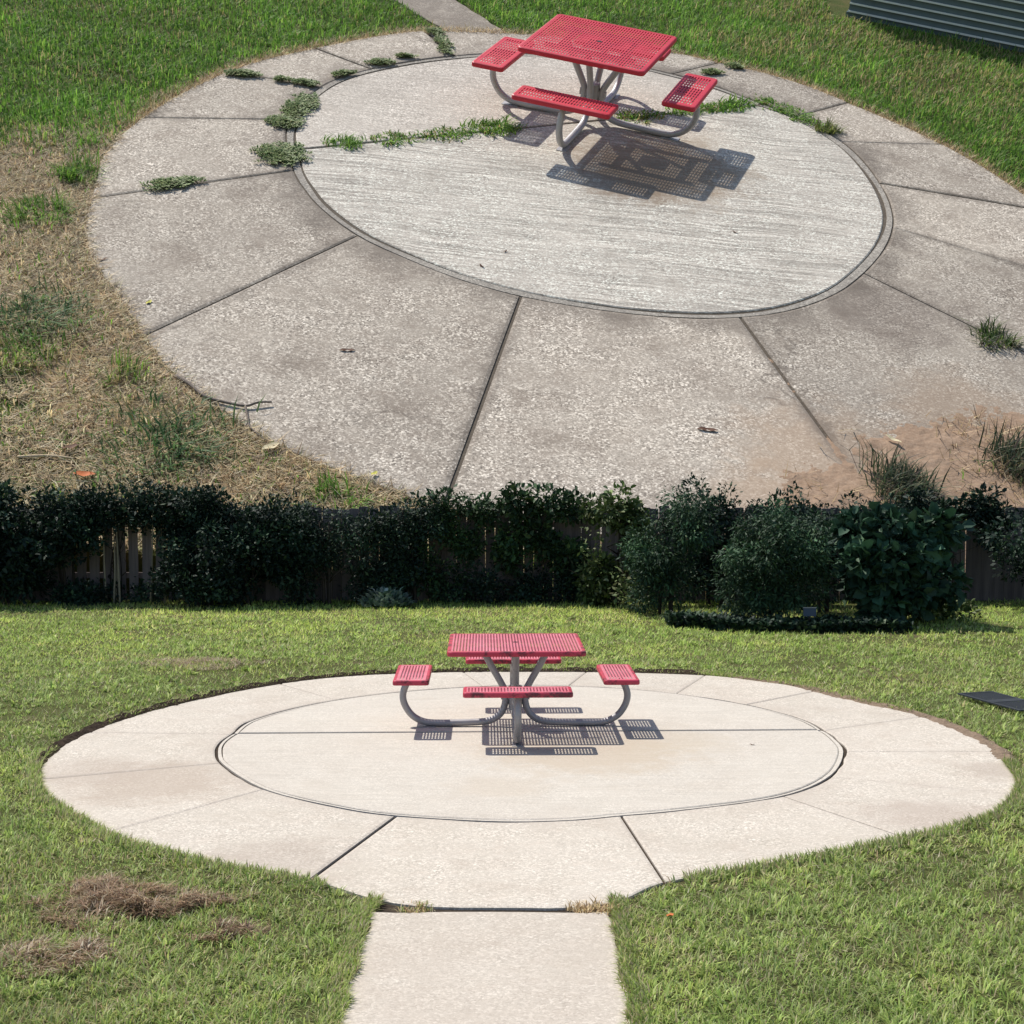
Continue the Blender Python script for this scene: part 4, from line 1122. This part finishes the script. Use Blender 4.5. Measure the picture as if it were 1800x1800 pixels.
# right: conifers, broadleaf, undergrowth
CON = [(.034, .078, .038), (.050, .105, .046), (.022, .052, .027), (.085, .145, .058)]
shrub("dark conifer shrub left of the big round conifer", 2.12, 9.15, blobrow(-.30, .30, .25, 1.45, 11, .36, .40), 13000, .062, CON, aspect=.34, style='needle', droop=.5, name="conifer_shrub")
shrub("big rounded conifer shrub with feathery sprays", 3.45, 8.0, [(0, 0, .62, .72, .60, .55), (-.28, -.12, .95, .50, .45, .45), (.22, -.10, 1.12, .55, .45, .42), (-.10, 0, 1.30, .48, .45, .28), (.42, -.1, .55, .45, .4, .45), (-.5, -.1, .45, .38, .35, .42)], 22000, .062, CON, aspect=.34, style='needle', droop=.5, name="conifer_shrub")
shrub("broad leaved shrub with large leaves right of the big conifer", 5.05, 8.1, [(-.35, -.2, .70, .38, .35, .30), (.10, -.25, .85, .45, .35, .32), (.35, -.1, 1.20, .50, .4, .32), (-.15, 0, 1.28, .42, .4, .28), (.45, 0, .55, .40, .35, .35), (-.1, -.2, .35, .35, .3, .25)], 5200, .150, [(.036, .092, .054), (.052, .120, .066), (.024, .060, .036), (.075, .145, .07)], aspect=.75)
shrub("dark thin shrub in the gap between conifer and broad leaved shrub", 4.35, 9.3, blobrow(-.5, .5, .5, 1.4, 8, .33), 5000, .065, DK)
shrub("small sunlit undergrowth bush at the foot of the broad leaved shrub", 5.72, 8.5, [(0, 0, .22, .36, .25, .2), (.35, 0, .14, .3, .22, .13), (-.2, 0, .38, .2, .2, .18)], 1900, .075, SUNNY, (3, 4, 3, 2), stems=2, stem_r=.012)
shrub("dark bush in front of the fence at the far right", 7.9, 9.9, blobrow(-.6, .6, .3, 1.4, 10, .38), 8000, .07, DK)

def ground_cover():
    n = 6500
    x = 2.0 + 3.1 * rng.random(n); y = 7.05 + .55 * rng.random(n) + .35 * np.clip((3.1 - x) / 1.1, 0, 1) * 1.8
    h = .06 + .16 * fnoise(x, y, 2.5, 2)
    P = np.column_stack([x, y, h * rng.random(n)])
    V, I, S, C = blades(P, .05 + .06 * rng.random(n), .035 + .03 * rng.random(n), rng.random(n) * 2 * PI, .5 + .55 * rng.random(n), pal(n, DK + [(.09, .13, .07)], (4, 4, 3, 2, .6), .25), 2)
    o = link("ground_cover", big_mesh("ground_cover", V, I, S, C), MAT['leaf'])
    tag(o, "low dark leafy ground cover in front of the conifers", "ground cover", None, 'stuff')
ground_cover()

# small plate on a stake among the conifers
def marker():
    root = empty("garden_marker", (3.82, 7.35, 0))
    tag(root, "small pale blue plate on a stake under the conifer shrubs", "marker")
    V, F = box(-.012, .012, .006, .022, -.05, .26); link("stake", mesh("stake", V, F), MAT['bark'], root)
    V, F = box(-.085, .085, -.006, .005, .19, .31); link("plate", mesh("plate", V, F), MAT['marker'], root)
    V, F = merge([box(-.088, .088, -.012, -.007, .30, .312)])
    link("plate_edge", mesh("plate_edge", V, F), MAT['steel'], root)
marker()

# dark slotted panel in place of the shadow of an unseen bench
def shadow_panel():
    root = empty("slotted_shadow", (4.50, 1.92, .045), 0)
    tag(root, "dark slotted stand-in for the shadow of an unseen bench on the lawn at the right edge", "shadow_panel")
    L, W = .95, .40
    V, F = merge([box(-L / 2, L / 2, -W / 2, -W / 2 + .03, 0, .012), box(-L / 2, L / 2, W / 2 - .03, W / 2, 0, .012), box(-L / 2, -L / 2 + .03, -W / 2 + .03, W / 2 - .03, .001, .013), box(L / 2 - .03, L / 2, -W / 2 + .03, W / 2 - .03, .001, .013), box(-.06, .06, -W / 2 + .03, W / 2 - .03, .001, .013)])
    link("frame", mesh("frame", V, F), MAT['shadow_panel'], root)  # outer bars of the bench shadow stand-in
    V, F = box(-L / 2 + .03, L / 2 - .03, -.006, .006, .0, .010); me = mesh("shadow_slat", V, F); me.materials.append(MAT['shadow_panel'])
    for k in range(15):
        o = link("shadow_slat", me, None, root); o.location = (0, -.154 + k * .022, 0)
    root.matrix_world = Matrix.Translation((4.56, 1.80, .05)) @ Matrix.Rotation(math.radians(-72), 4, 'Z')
shadow_panel()

# ------------------------------------------------------------------ shed wall on the hillside
def shed():
    a, b = Vector((2.90, 6.15, 0)), Vector((6.6, 4.82, 0))
    d = (b - a).normalized(); L = (b - a).length
    root = empty("shed", a, math.atan2(d.y, d.x))
    tag(root, "slate blue shed wall with highlights coloured onto its lap siding edges at the upper right", "shed")
    H = .64
    V, F = box(0, L, .03, 1.6, -.1, H); link("wall", mesh("wall", V, F), MAT['siding'], root)
    V, F = box(-.02, L + .02, -.012, .028, -.1, .055); link("base_board", mesh("base_board", V, F), MAT['siding'], root)
    bh = .092
    n = int((H - .055) / bh)
    V = [(0, -.024, 0), (L, -.024, 0), (L, -.006, bh + .008), (0, -.006, bh + .008), (0, .028, 0), (L, .028, 0), (L, .028, bh + .008), (0, .028, bh + .008)]
    F = [(0, 1, 2, 3), (5, 4, 7, 6), (4, 5, 1, 0), (3, 2, 6, 7), (4, 0, 3, 7), (1, 5, 6, 2)]
    me = mesh("siding_board", V, F); me.materials.append(MAT['siding'])
    V, F = box(0, L, -.036, -.026, .0, .020); ml = mesh("edge_highlight", V, F); ml.materials.append(MAT['lip_highlight'])  # strip that carries the painted highlight of each board
    for k in range(n):
        o = link("siding_board", me, None, root); o.location = (0, 0, .062 + k * bh)
        e = link("edge_highlight", ml, None, o)
    V, F = box(-.06, L + .06, -.05, 1.66, H, H + .03)
    link("roof", mesh("roof", V, F), MAT['shadow_panel'], root)
    on_hill(root)
shed()

# ------------------------------------------------------------------ twigs and fallen leaves
def twig(label, paths, rads, mat, cat="twig", name="twig"):
    V, F = merge([tube(catmull([(x, y, z) for x, y, z in p], 4), [r * (1 - .55 * i / (4 * (len(p) - 1))) for i in range(4 * (len(p) - 1) + 1)], 6) for p, r in zip(paths, rads)])
    o = link(name, mesh(name, V, F, True), MAT[mat]); tag(o, label, cat); on_hill(o)
twig("forked grey twig lying on the weathered patio's lower left rim", [[(-2.60, -3.66, .03), (-2.50, -3.74, .035), (-2.37, -3.87, .035), (-2.24, -3.92, .04), (-2.10, -3.94, .04), (-2.03, -3.90, .05), (-1.95, -3.87, .045)], [(-2.10, -3.94, .04), (-2.06, -4.06, .035), (-2.02, -4.17, .035), (-1.91, -4.28, .03)]], [.013, .008], 'twig')
twig("pale dry stalk lying in the dirt at the lower left", [[(-3.24, -4.74, .03), (-3.08, -4.70, .035), (-2.93, -4.69, .03)]], [.012], 'straw_stick', "stalk", "dry_stalk")

def leaf_obj(label, x, y, rz, L, W, mat, z=PAD_Z, hill=True, curl=.25, name="fallen_leaf"):
    V, F = [], []
    n = 6
    for i in range(n + 1):
        t = i / n; w = W * math.sin(PI * min(1, t * .92 + .04)) ** .8 / 2
        zc = .003 + curl * L * (t - .5) ** 2 + .004 * math.sin(t * 9)
        V += [(t * L - L / 2, -w, zc + w * .5), (t * L - L / 2, 0, zc), (t * L - L / 2, w, zc + w * .35)]
    for i in range(n):
        for j in range(2):
            a = i * 3 + j; F.append((a, a + 1, a + 4, a + 3))
    me = mesh(name, V, F, True); o = link(name, me, MAT[mat])
    o.matrix_world = Matrix.Translation((x, y, z)) @ Matrix.Rotation(rz, 4, 'Z')
    tag(o, label, "leaf", "fallen leaves")
    if hill: on_hill(o)
leaf_obj("brown curled leaf on the left slab of the weathered patio", -1.60, -3.09, .2, .10, .04, 'leaf_brown', curl=.12)
leaf_obj("reddish brown leaf on the near slab of the weathered patio", .78, -3.61, 0, .13, .045, 'leaf_brown', curl=.12)
leaf_obj("long cream leaf on the sandy soil patch", 1.97, -3.53, -.7, .12, .035, 'leaf_pale', .05)
leaf_obj("pale curled leaf at the end of the forked twig", -1.86, -4.36, .8, .12, .06, 'leaf_pale', .03)
leaf_obj("orange leaf in the dry dirt below the pale stalk", -2.82, -4.86, .1, .12, .055, 'leaf_orange', .04)
leaf_obj("brown leaf in the dry dirt above the pale stalk", -2.98, -4.60, .6, .10, .04, 'leaf_brown', .04)
leaf_obj("dark slim leaf on the patio's left rim slab", -3.50, -2.16, .9, .08, .018, 'leaf_brown')
leaf_obj("yellow leaf on the patio's left slab beside the radial joint", -3.02, -2.72, 1.2, .06, .03, 'leaf_yellow')
leaf_obj("yellow leaf at the patio's lower left rim in the straw", -1.22, -4.52, .9, .05, .03, 'leaf_yellow', .03)
leaf_obj("dark leaf on the right of the broomed disc", 1.15, -.48, -.5, .05, .016, 'leaf_brown')
leaf_obj("dark leaf on the lower left of the broomed disc", -.82, -1.60, -.8, .06, .018, 'leaf_brown')
leaf_obj("small dark leaf above the other on the broomed disc's lower left", -.66, -1.30, .9, .04, .016, 'leaf_brown')
leaf_obj("orange leaf in the lawn right of the front path", .71, -4.49, .8, .05, .035, 'leaf_orange', .045, False)
leaf_obj("small brown leaf on the clean disc right of the table's shadow", 1.86, -.05, -.4, .05, .02, 'leaf_brown', PAD_Z, False)
